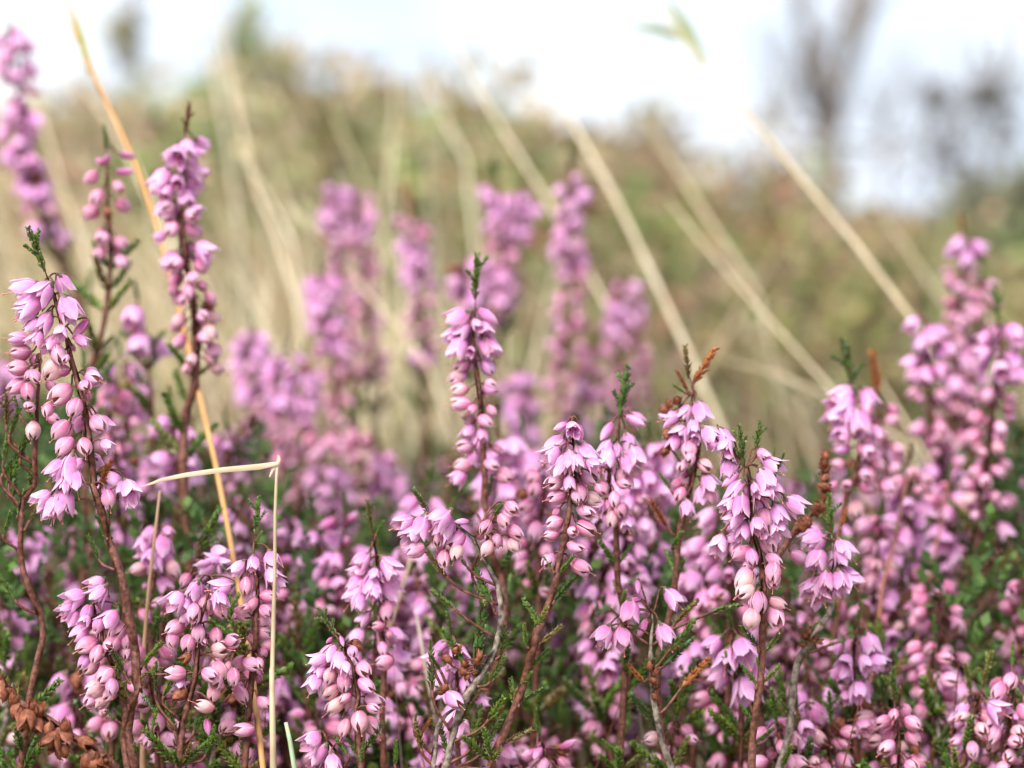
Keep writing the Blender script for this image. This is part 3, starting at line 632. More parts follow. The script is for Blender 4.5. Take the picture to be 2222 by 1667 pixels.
soft('blurred mixed sprig at left between foremost sprig and straw stalk', 'f:262 770,275 850,270 950,285 1100', .50, 'bbubu', 1, 32, None, True, .0036, .0011, .0018)
soft('second blurred mixed sprig at left, nearer the foremost sprig', 'f:235 830,240 930,255 1020,262 1150', .47, 'uubb', 1, 30, None, True, .0034, .0013, .0016)
soft('lilac sprig hard behind the tall slender stem at its right', 'f:1075 935,1078 1000,1085 1100,1090 1250', .475, 'bbbu', 1, 22, None, True, .0040, .0008, .0017)
soft('deep lilac sprig between the slender stem and the sharpest sprig', 'f:1130 940,1138 1010,1145 1100,1140 1250', .485, 'bbbu', 1, 24, None, True, .0038, .0008, .0016)
soft('pale pink sprig close behind the left of the sharpest sprig', 'f:1175 1010,1172 1090,1162 1180,1165 1300', .445, 'uuuuu', 1, 22, None, True, .0036, .0010, .0018)
soft('mass of lilac bells behind the cross-tipped sprig', 'f:1365 1000,1360 1100,1345 1200,1340 1350', .452, 'bubbbb', 1, 26, None, True, .0038, .0007, .0020)
soft('lilac sprig between the cross-tipped and the forked sprig', 'f:1398 950,1402 1020,1395 1130,1380 1300', .47, 'bbub', 1, 26, None, True, .0040, .0009, .0018)
soft('lilac sprig low behind the pink cluster under the sharpest sprig', 'f:1290 1150,1300 1230,1305 1330,1310 1450', .45, 'bbub', 1, 24, None, True, .0036, .0008, .0019)
soft('tallest sprig at the right edge with reddish pointed tip', 'f:2078 500,2080 560,2074 650,2066 750,2056 880,2052 1000,2045 1150', .505, 'bkuuuubbuuu', 1, 52, (.0045, 's', RUST), True, .0036, .0010, .0020, r=1.3)
soft('rightmost tall sprig with an open bell facing the camera', 'f:2155 690,2160 760,2142 900,2122 1050,2112 1150,2100 1300', .482, 'bbuuppp', 1, 40, (.007, 't'), True, .0035, .0011, .0020)
soft('lilac-topped sprig left of the tallest one at the right edge', 'f:1995 672,1998 760,2012 900,2030 1000,2030 1150', .50, 'bbuuubu', 1, 42, None, True, .0035, .0011, .0018)
soft('sprig between the two tall ones at the right edge', 'f:2118 600,2112 700,2095 800,2092 900,2085 1050', .505, 'uubuupu', 1, 46, (.006, 't'), True, .0036, .0010, .0020)
soft('rusty-tipped beaded sprig right of the dense lilac crown', 'f:1895 850,1905 930,1915 1010,1920 1150,1905 1300', .485, 'uuuupup', 2, 34, (.008, 's', RUST), True, .0034, .0014, .0021)
soft('blurred lilac and pink sprig under the lilac-topped one, right', 'f:1965 1000,1962 1080,1950 1180,1935 1300', .475, 'ubbbup', 1, 30, None, True, .0037, .0009, .0019)
soft('lilac bells low at right, second in from the edge', 'f:2050 1040,2048 1120,2040 1220,2030 1350', .49, 'ubbub', 1, 28, None, True, .0038, .0010, .0018)
soft('sprig with one lilac bell low at the right edge', 'f:2150 1050,2145 1130,2120 1250,2105 1400', .485, 'ub', 1, 9, None, True, .0042, .0022, .0016)
soft('peach beaded sprig behind the drooping lilac bells', 'f:1900 1120,1895 1200,1885 1300,1870 1430', .465, 'uppbup', 1, 24, None, True, .0036, .0011, .0021)
soft('beaded sprig at right with reddish stem, below the peach one', 'f:1945 1250,1930 1330,1905 1430,1885 1560,1870 1667', .465, 'bpbup', 1, 22, None, True, .0036, .0012, .0018)
soft('small pink buds in a low row at lower right', 'f:1835 1390,1840 1440,1850 1520,1850 1620', .47, 'uuu', 1, 14, None, True, .0036, .0010, .0022)
soft('lilac bells above the bottom edge at lower right, beside the grey dead twig', 'f:1745 1470,1755 1530,1770 1600,1780 1667', .445, 'buuu', 1, 22, None, True, .0037, .0010, .0021)
soft('pink buds near the bottom edge beside the grey dead twig', 'f:1720 1530,1725 1590,1735 1640,1740 1667', .43, 'bppu', 1, 18, None, True, .0034, .0010, .0019)
soft('upright lilac spike at lower right', 'f:2010 1300,2020 1370,2030 1450,2025 1560', .47, 'bbuu', 1, 22, None, True, .0036, .0012, .0016)
soft('round pale pink buds in a knot at lower right', 'f:2035 1450,2060 1500,2080 1560,2075 1667', .455, 'bupp', 1, 18, None, True, .0036, .0008, .0024)
soft('bright pale pink beads right of the knot of buds', 'f:2095 1475,2100 1520,2090 1570,2085 1667', .452, 'pppu', 1, 12, None, True, .0037, .0013, .0022)
soft('lilac spike in the right edge above the bottom corner', 'f:2190 1380,2195 1450,2185 1540,2190 1667', .49, 'bbbu', 1, 26, None, True, .0036, .0010, .0018)
soft('lilac bells in the bottom right corner', 'f:2180 1540,2190 1590,2195 1640,2195 1667', .45, 'bbb', 1, 14, None, True, .0040, .0009, .0022)
soft('lilac bud cluster on the bottom edge, under the leafy green shoots', 'f:1165 1585,1175 1620,1185 1667', .425, 'kubb', 1, 11, None, False, .0034, .0007, .0022)
soft('tangle of slim lilac bells low behind the four hanging bells', 'f:1320 1370,1330 1440,1340 1530,1340 1650', .47, 'bbbbk', 1, 24, None, True, .0038, .0010, .0018)
soft('lilac bells hanging low between four hanging bells and the broad sprig', 'f:1580 1360,1590 1420,1600 1480,1600 1600', .43, 'bbb', 1, 9, None, True, .0042, .0010, .0018)
soft('blurred lilac sprig below the branch pointing left', 'f:905 1260,912 1320,930 1400,935 1520', .47, 'bbub', 1, 22, None, True, .0038, .0009, .0019)
soft('blurred lilac bells at bottom centre left, behind the grey-green tipped sprig', 'f:868 1500,872 1560,880 1610,885 1667', .45, 'bubu', 1, 18, None, True, .0037, .0011, .0019)
soft('blurred lilac bells left of the grey-green tipped sprig, low down', 'f:650 1480,655 1540,662 1600,670 1667', .46, 'bbu', 1, 20, None, True, .0038, .0011, .0019)
soft('two pale beads floating right of the straw upright', 'f:640 1270,622 1360,610 1450,620 1600', .455, 'u', 1, 11, None, True, .0034, .0040, .0022)
soft('lilac bells among stems under the forked sprig', 'f:1545 1150,1530 1230,1510 1320,1500 1450', .45, 'bbub', 1, 24, None, True, .0036, .0010, .0019)
soft('lilac sprig behind the left shoulder of the broad sprig', 'f:1560 1060,1565 1130,1575 1230,1570 1400', .445, 'bubu', 1, 22, None, True, .0036, .0010, .0019)
soft('lilac bells at far left bottom behind the drooping dead spike', 'f:55 1480,58 1540,50 1600,40 1667', .47, 'bbu', 1, 16, None, True, .0037, .0016, .0018)
soft('lilac heap at left edge, above the leafy side branch', 'f:10 760,12 820,10 900,5 1000', .52, 'bb', 1, 12, None, True, .0040, .0012, .0018)

# ---- fillers: two in every gap between things one can find along the frame, told apart by the one they stand nearer
LOW = [(-40, 'the left edge'), (120, 'the drooping dead spike'), (290, "the foremost sprig's stem"), (430, 'the plump pink cluster'), (545, 'the orange straw'), (640, 'the upright straw'),
       (770, 'the grey-green tip'), (900, 'the three round buds'), (1000, 'the lone pink bell'), (1150, "the sharpest sprig's stem"), (1380, 'the four hanging bells'),
       (1640, "the broad sprig's stem"), (1750, 'the grey dead twig'), (1880, 'the reddish stalk'), (2050, 'the knot of pale buds'), (2260, 'the right edge')]
BAND = [(400, 'the tall sprig'), (545, 'the lilac spike by the straw'), (740, 'the upright pair'), (900, 'the rusty-tipped pink sprig'), (1030, 'the tall slender sprig'), (1235, 'the grey bud'),
        (1345, 'the cross-shaped tip'), (1490, 'the forked tip'), (1830, 'the dense lilac crown'), (2075, 'the tallest right sprig'), (2240, 'the right edge')]
def gaps(L, per=2):
    for (a, na), (b, nb) in zip(L, L[1:]):
        for f, near in ((.27, na), (.73, nb)):
            yield a + (b - a) * (f + rnd.uniform(-.09, .09)), na, nb, near
for k, (x, na, nb, near) in enumerate(gaps(BAND)):
    D = rnd.uniform(.62, .92); y = rnd.uniform(890, 1080) + (D - .6) * 160
    if 1490 < x < 1830: y += 110
    soft(f'hazy heather between {na} and {nb}, nearer the {"former" if near == na else "latter"}', f'f:{x:.0f} {y:.0f},{x+rnd.uniform(-12,12):.0f} {y+80:.0f},{x+rnd.uniform(-20,20):.0f} {y+190:.0f}', D, rnd.choice(['bbuup', 'buuub', 'uubup', 'bbubb']), 1, rnd.uniform(22, 40), None, True, .0036, .0013, .0017, group='hazy sprigs in the far pink band', seed=900 + k)
def filler(L, looks, y0, y1, d0, d1, n0, n1, mixes, seed, group, per=2):
    for k, (x, na, nb, near) in enumerate(gaps(L)):
        D = rnd.uniform(d0, d1); y = rnd.uniform(y0, y1); a = rnd.uniform(-40, 40)
        soft(f'{looks} between {na} and {nb}, nearer the {"former" if near == na else "latter"}', f'f:{x:.0f} {y:.0f},{x-a*.25+rnd.uniform(-12,12):.0f} {y+70:.0f},{x-a+rnd.uniform(-20,20):.0f} {y+210:.0f}', D, rnd.choice(mixes), 1, rnd.uniform(n0, n1), None if k % 2 else (.006, 't'), True, .0036, .0011, .0019, group=group, seed=seed + k)
filler(LOW, 'half-hidden blossom', 1230, 1500, .45, .53, 12, 24, ['bu', 'bbu', 'ub', 'bup'], 1300, 'half-hidden sprigs low in the tangle')
filler(LOW, 'little low sprig', 1340, 1580, .42, .46, 12, 24, ['bu', 'u', 'uu', 'pub', 'b'], 4300, 'little sprigs along the bottom edge')
filler(LOW[11:], 'rosy beaded sprig', 1230, 1420, .44, .50, 14, 26, ['uuu', 'upu', 'uub'], 5300, 'beaded sprigs at lower right')
filler(LOW[11:], 'pale beaded sprig', 1360, 1560, .425, .47, 10, 20, ['ppu', 'upp', 'bpu'], 6300, 'beaded sprigs at lower right')
filler(LOW[3:9], 'slim pink spray', 1060, 1240, .445, .50, 16, 28, ['bbuu', 'buup', 'kbuu'], 7300, 'slim sprays left of centre')
filler(LOW, 'soft pink sprig', 1010, 1230, .47, .58, 16, 26, ['bbuu', 'buup', 'uubu', 'bbub'], 2300, 'soft pink sprigs in the thicket')
filler(LOW, 'smudged lilac sprig', 960, 1130, .54, .66, 20, 32, ['bbbu', 'bubu', 'bbuu', 'ubub'], 3300, 'smudged lilac sprigs at the back of the thicket')
for k, (x, na, nb, near) in enumerate(gaps(LOW)):
    x += rnd.uniform(-30, 30); D = rnd.uniform(.42, .50); y = rnd.uniform(1320, 1530) + (90 if x > 1700 else 0)
    s = Sprig(f'leafy flowerless stem between {na} and {nb}, nearer the {"former" if near == na else "latter"}', f'f:{x:.0f} {y:.0f},{x+rnd.uniform(-30,30):.0f} {y+110:.0f},{x+rnd.uniform(-50,50):.0f} {y+260:.0f}', D, group='leafy flowerless sprigs', cat='leafy sprig', name='leafy_sprig', seed=1700 + k, wood=k % 3 == 0, r=1.2)
    s.tip(.0075, 't'); s.leaves(1, 60, .0038, .0062, .9); s.done()
# ------------------------------------------------------------------ undergrowth between the stems (nobody could count it)
g = random.Random(31)
def veg(name, mb, label=None, cat=None, kind='stuff', mats=None, group=None):
    me = mb.mesh(name, mats or [M_VEG], flat=True); return tag(link(name, me), label, cat, group, kind)
def leafpoly(mb, p, d, n, L, w, c):
    s = d.cross(n); s = s.normalized() if s.length > 1e-6 else d.orthogonal().normalized()
    a = mb.vert(p, c); b = mb.vert(p + d * L * .5 + s * w, c); e = mb.vert(p + d * L * .5 - s * w, c); t = mb.vert(p + d * L, c)
    mb.face((a, b, t)); mb.face((a, t, e))
def rdir(g, up=0.0):
    v = Vector((g.gauss(0, 1), g.gauss(0, 1), g.gauss(0, 1) + up)); return v.normalized()
um = MB()
for k in range(16500):                                 # leafy twiglets filling the canopy under the flowers
    D = g.uniform(.45, 1.0) if g.random() < .72 else g.uniform(1.0, 2.4)
    x = D * .2027 * g.uniform(-1.65, 1.65); u = x / (D * .2027)
    # the top of the thicket: about knee height of the flowers, higher at the left, with bays
    ytop = 1090 + 75 * math.sin(u * 7 + D * 6) + 50 * math.sin(u * 17 + 1) - 130 * max(0, -u - .55) / .45
    zt = min(.315, CAM_H + D * (math.sin(PITCH) + (833.5 - max(ytop, 880)) * KP)) if D < 1.0 else .27
    if D < .50: zt -= .014
    z = zt - abs(g.gauss(0, .022 + .02 * D))
    p = Vector((x, D, z)); ax = rdir(g, 1.8); L = g.uniform(.006, .013) * (1 + max(0, D - .7))
    c0 = g.choice([(.038, .075, .017), (.052, .10, .022), (.066, .12, .026), (.045, .08, .025), (.06, .105, .026), (.11, .055, .03), (.09, .04, .026)])
    for q in range(12):
        t = q / 12; o = rdir(g, 0); d = (ax + o * .8).normalized(); kk = g.uniform(.8, 1.3)
        leafpoly(um, p + ax * L * t, d, o, L * .28, L * .085, tuple(v * kk for v in c0))
veg('heather_undergrowth', um, 'dark green leafy heather undergrowth filling the gaps below the flowers', 'undergrowth')
tm = MB()
for k in range(900):                                   # bare brown and grey twigs in the same canopy
    D = g.uniform(.42, 1.2); x = g.uniform(-D * .24, D * .24); z = .12
    p = Vector((x, D, z)); q = Vector((x + g.gauss(0, .02), D + g.gauss(0, .015), g.uniform(.25, .31) - (.025 if D < .5 else 0)))
    m = p.lerp(q, .5) + Vector((g.gauss(0, .008), g.gauss(0, .006), 0)); c = g.choice([(.11, .035, .022), (.15, .055, .032), (.20, .16, .13), (.08, .03, .02), (.17, .05, .03)])
    Q = smooth([p, m, q], .02); r0 = g.uniform(.0003, .0007); tm.tube(Q, [r0 * (1 - .8 * (i / (len(Q) - 1)) ** 2) for i in range(len(Q))], 4, 0, a=c)
veg('bare_twig_tangle', tm, 'tangle of bare brown and grey twigs among the lower stems', 'twigs')

# ------------------------------------------------------------------ ground out to the horizon
gm = MB(); GX, GY = 60, 90
def gz(x, y): return .03 * math.sin(x * 1.3 + .4) * math.sin(y * .9) * min(1, y / 3) + .0
ys = [-3 + 0.12 * i for i in range(60)] + [4.3 * 1.17 ** i for i in range(36)]
xs = sorted({s * v for v in [0, .3, .7, 1.2, 2, 3.2, 5, 8, 13, 22, 40, 80, 160, 400, 900] for s in (1, -1)})
ix = [[gm.vert((x, y, gz(x, y) - .002)) for x in xs] for y in ys]
for A, B in zip(ix, ix[1:]):
    for j in range(len(xs) - 1): gm.face((A[j], A[j + 1], B[j + 1], B[j]))
M_GROUND = plain("moor_ground", (.10, .08, .045), (.24, .20, .10), 2.5, 0.9, detail=8)
tag(link('ground', gm.mesh('ground', [M_GROUND])), 'brown moor ground under the heather and grass', 'ground', kind='structure')

# ------------------------------------------------------------------ moor vegetation behind
STRAW_C = [(.70, .58, .38), (.76, .65, .45), (.62, .48, .31), (.80, .70, .51), (.60, .50, .28)]
OLIVE_C = [(.21, .21, .075), (.26, .245, .10), (.17, .18, .07), (.30, .27, .12)]
BROWN_C = [(.24, .14, .075), (.30, .19, .11), (.19, .13, .07), (.36, .23, .15)]
dm = MB()
def blade(mb, p, h, lean, w, c, n=4):
    az = g.uniform(0, math.tau); s = Vector((math.cos(az), math.sin(az), 0)); prev = None
    for i in range(n + 1):
        t = i / n; q = p + Vector((lean[0] * t ** 1.7 * h, lean[1] * t ** 1.7 * h, h * t * (1 - .12 * t))); ww = w * (1 - t) ** .6 + .0002
        a, b = mb.vert(q - s * ww, c), mb.vert(q + s * ww, c)
        if prev: mb.face((prev[0], prev[1], b, a))
        prev = (a, b)
def density(x, D):                                     # tussocks: more and taller on the left and middle
    u = x / (D * .2027)                                # -1..1 across the frame
    return u
for k in range(11000):
    D = .95 + 3.4 * g.random() ** 1.2; u = g.uniform(-1.6, 1.6); x = u * D * .2027
    tall = 1.0 if u < .1 else 1.0 - .55 * min(1, (u - .1) / .6)
    h = (g.uniform(.24, .43) + .065 * (D - 1)) * tall * (1.0 + .12 * math.sin(u * 9 + D * 2))
    c = g.choice(STRAW_C) if g.random() < (.64 if u < .3 else .44) else g.choice(OLIVE_C + BROWN_C[:2])
    kk = g.uniform(.85, 1.1)
    blade(dm, Vector((x, D, 0)), h, (g.gauss(-.38, .22), g.gauss(0, .15)), g.uniform(.0011, .0025), tuple(v * kk for v in c))
for k in range(3000):                                   # nearer, finer blades and flowering stalks
    D = g.uniform(.72, 1.35); u = g.uniform(-1.5, 1.5) if g.random() < .6 else g.uniform(-1.4, .2); x = u * D * .2027; c = g.choice(STRAW_C + STRAW_C + OLIVE_C + BROWN_C); kk = g.uniform(.85, 1.1)
    h = (g.uniform(.27, .40) + .05 * (D - .7)) * (1.0 if u < .3 else .84)
    blade(dm, Vector((x, D, 0)), h, (g.gauss(-.12 if u < -.2 else -.45, .2), g.gauss(0, .1)), g.uniform(.0005, .0011), tuple(v * kk for v in c), 6)
veg('dry_grass', dm, 'blurred pale dry moor grass behind the heather', 'grass')
cm_ = MB(); TAN_C_ = [(.43, .34, .21), (.38, .28, .17), (.48, .40, .26)]
for k in range(26000):                                 # low cover: heather, bilberry and moss hummocks
    D = 1.2 + 7 * g.random() ** 1.6; u = g.uniform(-1.6, 1.6); x = u * D * .2027
    hum = .16 + .08 * math.sin(x * 5 + D * 3.1) + .05 * math.sin(x * 11 - D * 5)
    z = g.uniform(.0, max(.05, hum)); patch = math.sin(x * 3.3 + 1.7 * D) + math.sin(x * 7.1 - D * 2.3) + g.gauss(0, .5)
    c = g.choice(OLIVE_C) if patch > .1 else g.choice(BROWN_C) if patch > -1.3 else g.choice(STRAW_C)
    if u > .35 and g.random() < .7: c = g.choice(BROWN_C[:2] + OLIVE_C)
    L = g.uniform(.010, .024) * (.6 + .15 * D)
    leafpoly(cm_, Vector((x, D, z)), rdir(g, .8), rdir(g), L, L * .22, c)
for k in range(130):
    D = g.uniform(1.25, 3.2); u = g.uniform(-1.3, 1.3); x = u * D * .2027; R = g.uniform(.03, .085) * D / 1.6
    ceil = 330 - 150 * math.exp(-((u + .35) / .45) ** 2) + 130 * max(0, u)
    ytop = g.uniform(ceil, 900) if k % 3 else g.uniform(ceil, ceil + 160)
    zc = max(R, CAM_H + D * (math.sin(PITCH) + (833.5 - ytop) * KP) - R)
    cols = g.choice([OLIVE_C, OLIVE_C, OLIVE_C + TAN_C_, BROWN_C + OLIVE_C, [(.16, .20, .065), (.20, .23, .085), (.24, .25, .10)], BROWN_C, BROWN_C[:3], [(.17, .16, .07), (.21, .18, .09), (.14, .12, .06)], [(.36, .20, .12), (.30, .18, .11)], [(.25, .25, .11), (.30, .28, .14)]])
    if u > .35 and g.random() < .5: cols = g.choice([OLIVE_C, BROWN_C, [(.20, .15, .09), (.19, .17, .09), (.24, .15, .11)]])
    cx = Vector((x, D, zc))
    cm_.tube([Vector((x + g.gauss(0, .02), D, -.01)), Vector((x, D, zc * .6)), cx], [.003, .002, .001], 4, 0, a=(.2, .13, .09))
    for q in range(110):
        v = rdir(g) * R * g.random() ** .45; leafpoly(cm_, cx + Vector((v.x, v.y, v.z * 1.25)), rdir(g, .5), rdir(g), g.uniform(.007, .013) * D, .0030 * D, tuple(w * g.uniform(.8, 1.2) for w in g.choice(cols)))
veg('moor_ground_cover', cm_, 'blurred olive and brown low growth covering the moor bank', 'ground cover')

def shrub(label, x, ytop, ybase_h, D, rx, ry, cols, n, leafL, seed, group='blurred shrubs on the moor', gaps=.0, name='moor_shrub', cat='shrub'):
    """a bush whose crown top shows at (x, ytop) and depth D; built up from the ground"""
    g = random.Random(seed); top = at(x, ytop, D); H = top.z
    o = tag(bpy.data.objects.new(name, None), label, cat, group); COL.objects.link(o); o.location = (top.x, top.y, 0)
    st = MB(); cr = MB(); tips = []
    for k in range(9):
        az = g.uniform(0, math.tau); rr = g.uniform(.2, .95); q = Vector((math.cos(az) * rx * rr, math.sin(az) * ry * rr, H * g.uniform(.6, .97) * (1 - .25 * rr * rr)))
        st.tube(smooth([Vector((g.gauss(0, .02), g.gauss(0, .02), -.01)), q * .5 + Vector((0, 0, H * .06)), q], H / 6), [H * .012 * (1 - .12 * i) for i in range(40)], 5); tips.append(q)
    clumps = [(t_, g.uniform(.22, .38)) for t_ in tips] + [(Vector((g.gauss(0, .42) * rx, g.gauss(0, .42) * ry, H * g.uniform(.25, .85))), g.uniform(.25, .45)) for _ in range(14)]
    for k in range(n):
        c0, r0 = clumps[g.randrange(len(clumps))]; v = rdir(g) * (g.random() ** .5) * r0
        p = c0 + Vector((v.x * rx, v.y * ry, v.z * H * .55))
        if p.z < 0: p.z = -p.z
        if p.z > H * 1.02: p.z = H * 1.02 - (p.z - H)
        c = g.choice(cols); kk = g.uniform(.8, 1.2)
        leafpoly(cr, p, rdir(g, .6), rdir(g), leafL * g.uniform(.7, 1.3), leafL * .24, tuple(v * kk for v in c))
    link('branches', st.mesh('branches', [M_BARK]), o)
    tag(link('crown', cr.mesh('crown', [M_VEG], flat=True), o), kind='stuff')
TAN_C = [(.43, .34, .21), (.38, .28, .17), (.48, .40, .26)]
GRN_C = [(.18, .28, .08), (.24, .33, .11), (.30, .36, .13)]
shrub('broad olive-brown mound against the sky, top centre left', 700, 150, 0, 2.6, .28, .25, OLIVE_C + BROWN_C[1:2] + TAN_C + TAN_C, 4200, .030, 1)
shrub('lower brown mound sloping down right of the broad one', 1010, 235, 0, 2.7, .26, .22, BROWN_C + OLIVE_C[:2] + TAN_C + TAN_C, 3400, .030, 2)
shrub('reddish-brown bush under the open sky, top centre', 1250, 290, 0, 2.5, .17, .2, BROWN_C[1:] + TAN_C + TAN_C + OLIVE_C[:2], 2400, .028, 3)
shrub('grey-green bush at the right end of the mounds', 1500, 250, 0, 3.0, .15, .18, BROWN_C + OLIVE_C + TAN_C, 2600, .028, 4)
shrub('bright green bush below the white sky patch at top left', 385, 240, 0, 2.4, .10, .15, GRN_C + OLIVE_C[:2], 1800, .026, 5)
shrub('tall pale green bush at the top edge, left of centre', 590, 20, 0, 3.0, .10, .14, GRN_C + TAN_C, 1300, .026, 6)
shrub('tan thicket at the far left edge', 60, 230, 0, 2.2, .20, .18, TAN_C + BROWN_C[1:2] + OLIVE_C[1:2], 3000, .028, 7)
shrub('brown and olive thicket right of centre, below the sky', 1660, 385, 0, 3.2, .24, .2, BROWN_C[1:] + OLIVE_C + TAN_C + OLIVE_C, 3000, .03, 8)
shrub('dark maroon thicket under the bare saplings at right', 2010, 385, 0, 3.4, .26, .2, BROWN_C[:3] + OLIVE_C[:2] + [(.15, .07, .055), (.13, .11, .05)], 3600, .03, 9)
shrub('grey-green thicket at the right edge', 2190, 330, 0, 3.2, .14, .18, [(.16, .17, .10), (.13, .13, .08), (.20, .18, .12)], 2600, .03, 10)
shrub('yellow-green bush at the foot of the forked sapling', 1770, 350, 0, 3.3, .06, .10, GRN_C + TAN_C, 700, .026, 11)

# bare saplings at the right
def sapling(label, D, trunk, limbs, blobs, cols, seed, r0):
    g = random.Random(seed); base = at(*trunk[-1], D); base.z = 0
    o = tag(bpy.data.objects.new('bare_sapling', None), label, 'sapling', 'bare saplings against the sky'); COL.objects.link(o); o.location = base
    m = MB(); P = [at(x, y, D) for x, y in trunk] + [base]
    P = smooth(P, .12); m.tube([p - base for p in P], [r0 * (.35 + .65 * i / (len(P) - 1)) for i in range(len(P))], 7)
    for L in limbs:
        Q = smooth([at(x, y, D + g.uniform(-.1, .1)) for x, y in L], .1); m.tube([p - base for p in Q], [r0 * (.62 - .30 * i / (len(Q) - 1)) for i in range(len(Q))], 6)
        for k in range(12):                                 # fine twigs
            a = Q[g.randrange(len(Q))]; d = rdir(g, .9); m.tube([a - base, a - base + d * .08, a - base + d * .16 + Vector((0, 0, .03))], [r0 * .16, r0 * .11, r0 * .06], 4)
    link('trunk', m.mesh('trunk', [M_BARK]), o)
    c = MB()
    for (x, y, r, n) in blobs:
        q = at(x, y, D) - base
        for k in range(n):
            v = rdir(g) * r * g.random() ** .5; leafpoly(c, q + v, rdir(g), rdir(g), .035, .010, g.choice(cols))
    if c.v: tag(link('crown', c.mesh('crown', [M_VEG], flat=True), o), kind='stuff')
GREY_C = [(.16, .15, .14), (.24, .22, .21), (.32, .29, .28)]
sapling('forked bare sapling against the sky at upper right', 5.0, [(1850, -60), (1846, 60), (1838, 130), (1815, 200), (1800, 300), (1800, 420)], [[(1812, 205), (1775, 120), (1735, 20), (1725, -60)], [(1842, 110), (1875, 40), (1885, -40)], [(1800, 300), (1760, 200), (1740, 110)]],
        [(1795, 300, .10, 26)], GREY_C, 21, .034)
sapling('thin sapling with dark leaf tufts at the upper right edge', 5.2, [(2170, 60), (2165, 160), (2160, 260), (2150, 380)], [[(2162, 200), (2120, 205), (2060, 225), (2030, 215)], [(2160, 240), (2200, 150), (2215, 60)]],
        [(2030, 216, .024, 70), (2125, 212, .026, 60), (2165, 195, .06, 26), (2190, 280, .12, 70)], GREY_C + [(.05, .07, .06)], 22, .013)
sapling('slender twiggy sapling between the two others, upper right', 5.6, [(1935, 170), (1930, 230), (1925, 300), (1920, 400)], [[(1928, 260), (1950, 200), (1965, 120)], [(1925, 300), (1900, 240), (1890, 180)]], [(1915, 340, .08, 24)], GREY_C, 23, .009)
sapling('faint bare sapling with crossing twigs left of the forked one', 5.4, [(1690, 90), (1695, 180), (1702, 280), (1710, 390)], [[(1697, 200), (1665, 120), (1640, 60)], [(1700, 260), (1730, 180), (1742, 130)], [(1703, 290), (1670, 240), (1650, 215)]], [], GREY_C, 25, .009)
sapling('low bushy sapling in the gap left of the right-edge one', 5.3, [(2060, 250), (2065, 310), (2070, 400)], [[(2066, 320), (2030, 270), (2010, 225)], [(2067, 330), (2100, 260), (2112, 205)], [(2068, 350), (2085, 280), (2090, 240)], [(2069, 360), (2020, 320), (1985, 300)]], [(2050, 340, .09, 40)], GREY_C, 26, .009)
sapling('wispy dark twig left of the white sky patch, top left', 4.2, [(268, -40), (272, 40), (268, 130), (275, 260)], [[(270, 60), (285, 10), (300, -30)]], [(270, 60, .03, 40), (275, 120, .03, 30)], GREY_C + OLIVE_C, 24, .007)

# ------------------------------------------------------------------ single grass stems one can point at
def grass(label, pts, D0, D1, r, col, bend=None, extra=None, group='single grass stems', name='grass_stem', cat='grass stem', flat=False):
    n = len(pts); r *= .55 if D0 > .6 else 1; col = tuple(c * (.86 if D0 > .6 else 1) for c in col)
    P = [at(1.005 * x, 1.005 * y, D0 + (D1 - D0) * i / (n - 1)) for i, (x, y) in enumerate(pts)]
    last = P[-1]; d = (last - P[-2]).normalized(); 
    if last.z > .03:
        k = min(.25, last.z * .6); b = Vector((last.x + d.x * k * .6, last.y + .01, -.004)); P += [last.lerp(b, .5) + Vector((d.x * .03, 0, 0)), b]
    base = P[-1].copy(); o = tag(bpy.data.objects.new(name, None), label, cat, group); COL.objects.link(o); o.location = base
    Q = smooth(P, .006 if D0 < .5 else .03); m = MB()
    R = [r * (.45 + .55 * min(1, i / (len(Q) * .12))) * (1 + .06 * math.sin(i * 1.7) + (.3 if i % 19 == 7 else 0)) for i in range(len(Q))]
    m.tube([p - base for p in Q], R, 6)
    link('stalk', m.mesh('stalk', [M_STRAW]), o, color=col)
    for e in (extra or ()):                             # leaves: (pts, D, halfwidth, colour)
        Z = smooth([at(1.005 * x, 1.005 * y, e[1]) for x, y in e[0]], .006 if D0 < .5 else .02); lm = MB(); prev = None
        for i, p in enumerate(Z):
            t = i / (len(Z) - 1); dd = (Z[min(i + 1, len(Z) - 1)] - Z[max(i - 1, 0)]).normalized(); s = dd.cross(FW).normalized(); w = e[2] * (1 - t) ** .5 * min(1, .5 + t * 3) + .0001
            row = (lm.vert(p - base - s * w), lm.vert(p - base - FW * w * .35), lm.vert(p - base + s * w))
            if prev:
                lm.face((prev[0], prev[1], row[1], row[0])); lm.face((prev[1], prev[2], row[2], row[1]))
            prev = row
        link('blade', lm.mesh('blade', [M_STRAW]), o, color=e[3])
    return o
ORG, PALE, CRM, GRNB = (.54, .29, .115), (.66, .55, .38), (.74, .64, .46), (.30, .42, .24)
grass('long orange straw stalk running from top left corner down behind the dense sprig', [(95, -140), (135, -20), (160, 70), (225, 210), (295, 360), (340, 490), (380, 640), (405, 740), (432, 860), (465, 1000), (492, 1140), (520, 1300), (545, 1460), (568, 1660)], .555, .404, .00052, ORG,
      extra=[([(196, 160), (176, 90), (158, 10)], .527, .0012, (.36, .34, .14))])
bs = grass('pale straw stalk standing upright and snapped over to the left at its top', [(599, 1001), (597, 1030), (594, 1110), (593, 1250), (588, 1440), (590, 1660)], .404, .402, .00046, (.47, .38, .25),
      extra=[([(599, 1001), (560, 1008), (480, 1015), (400, 1026), (350, 1036), (305, 1052)], .4035, .00042, (.56, .46, .32)), ([(599, 1004), (602, 992), (601, 983)], .404, .00025, (.60, .50, .36)), ([(597, 1006), (588, 1016), (582, 1030)], .4038, .00018, (.55, .46, .33))])
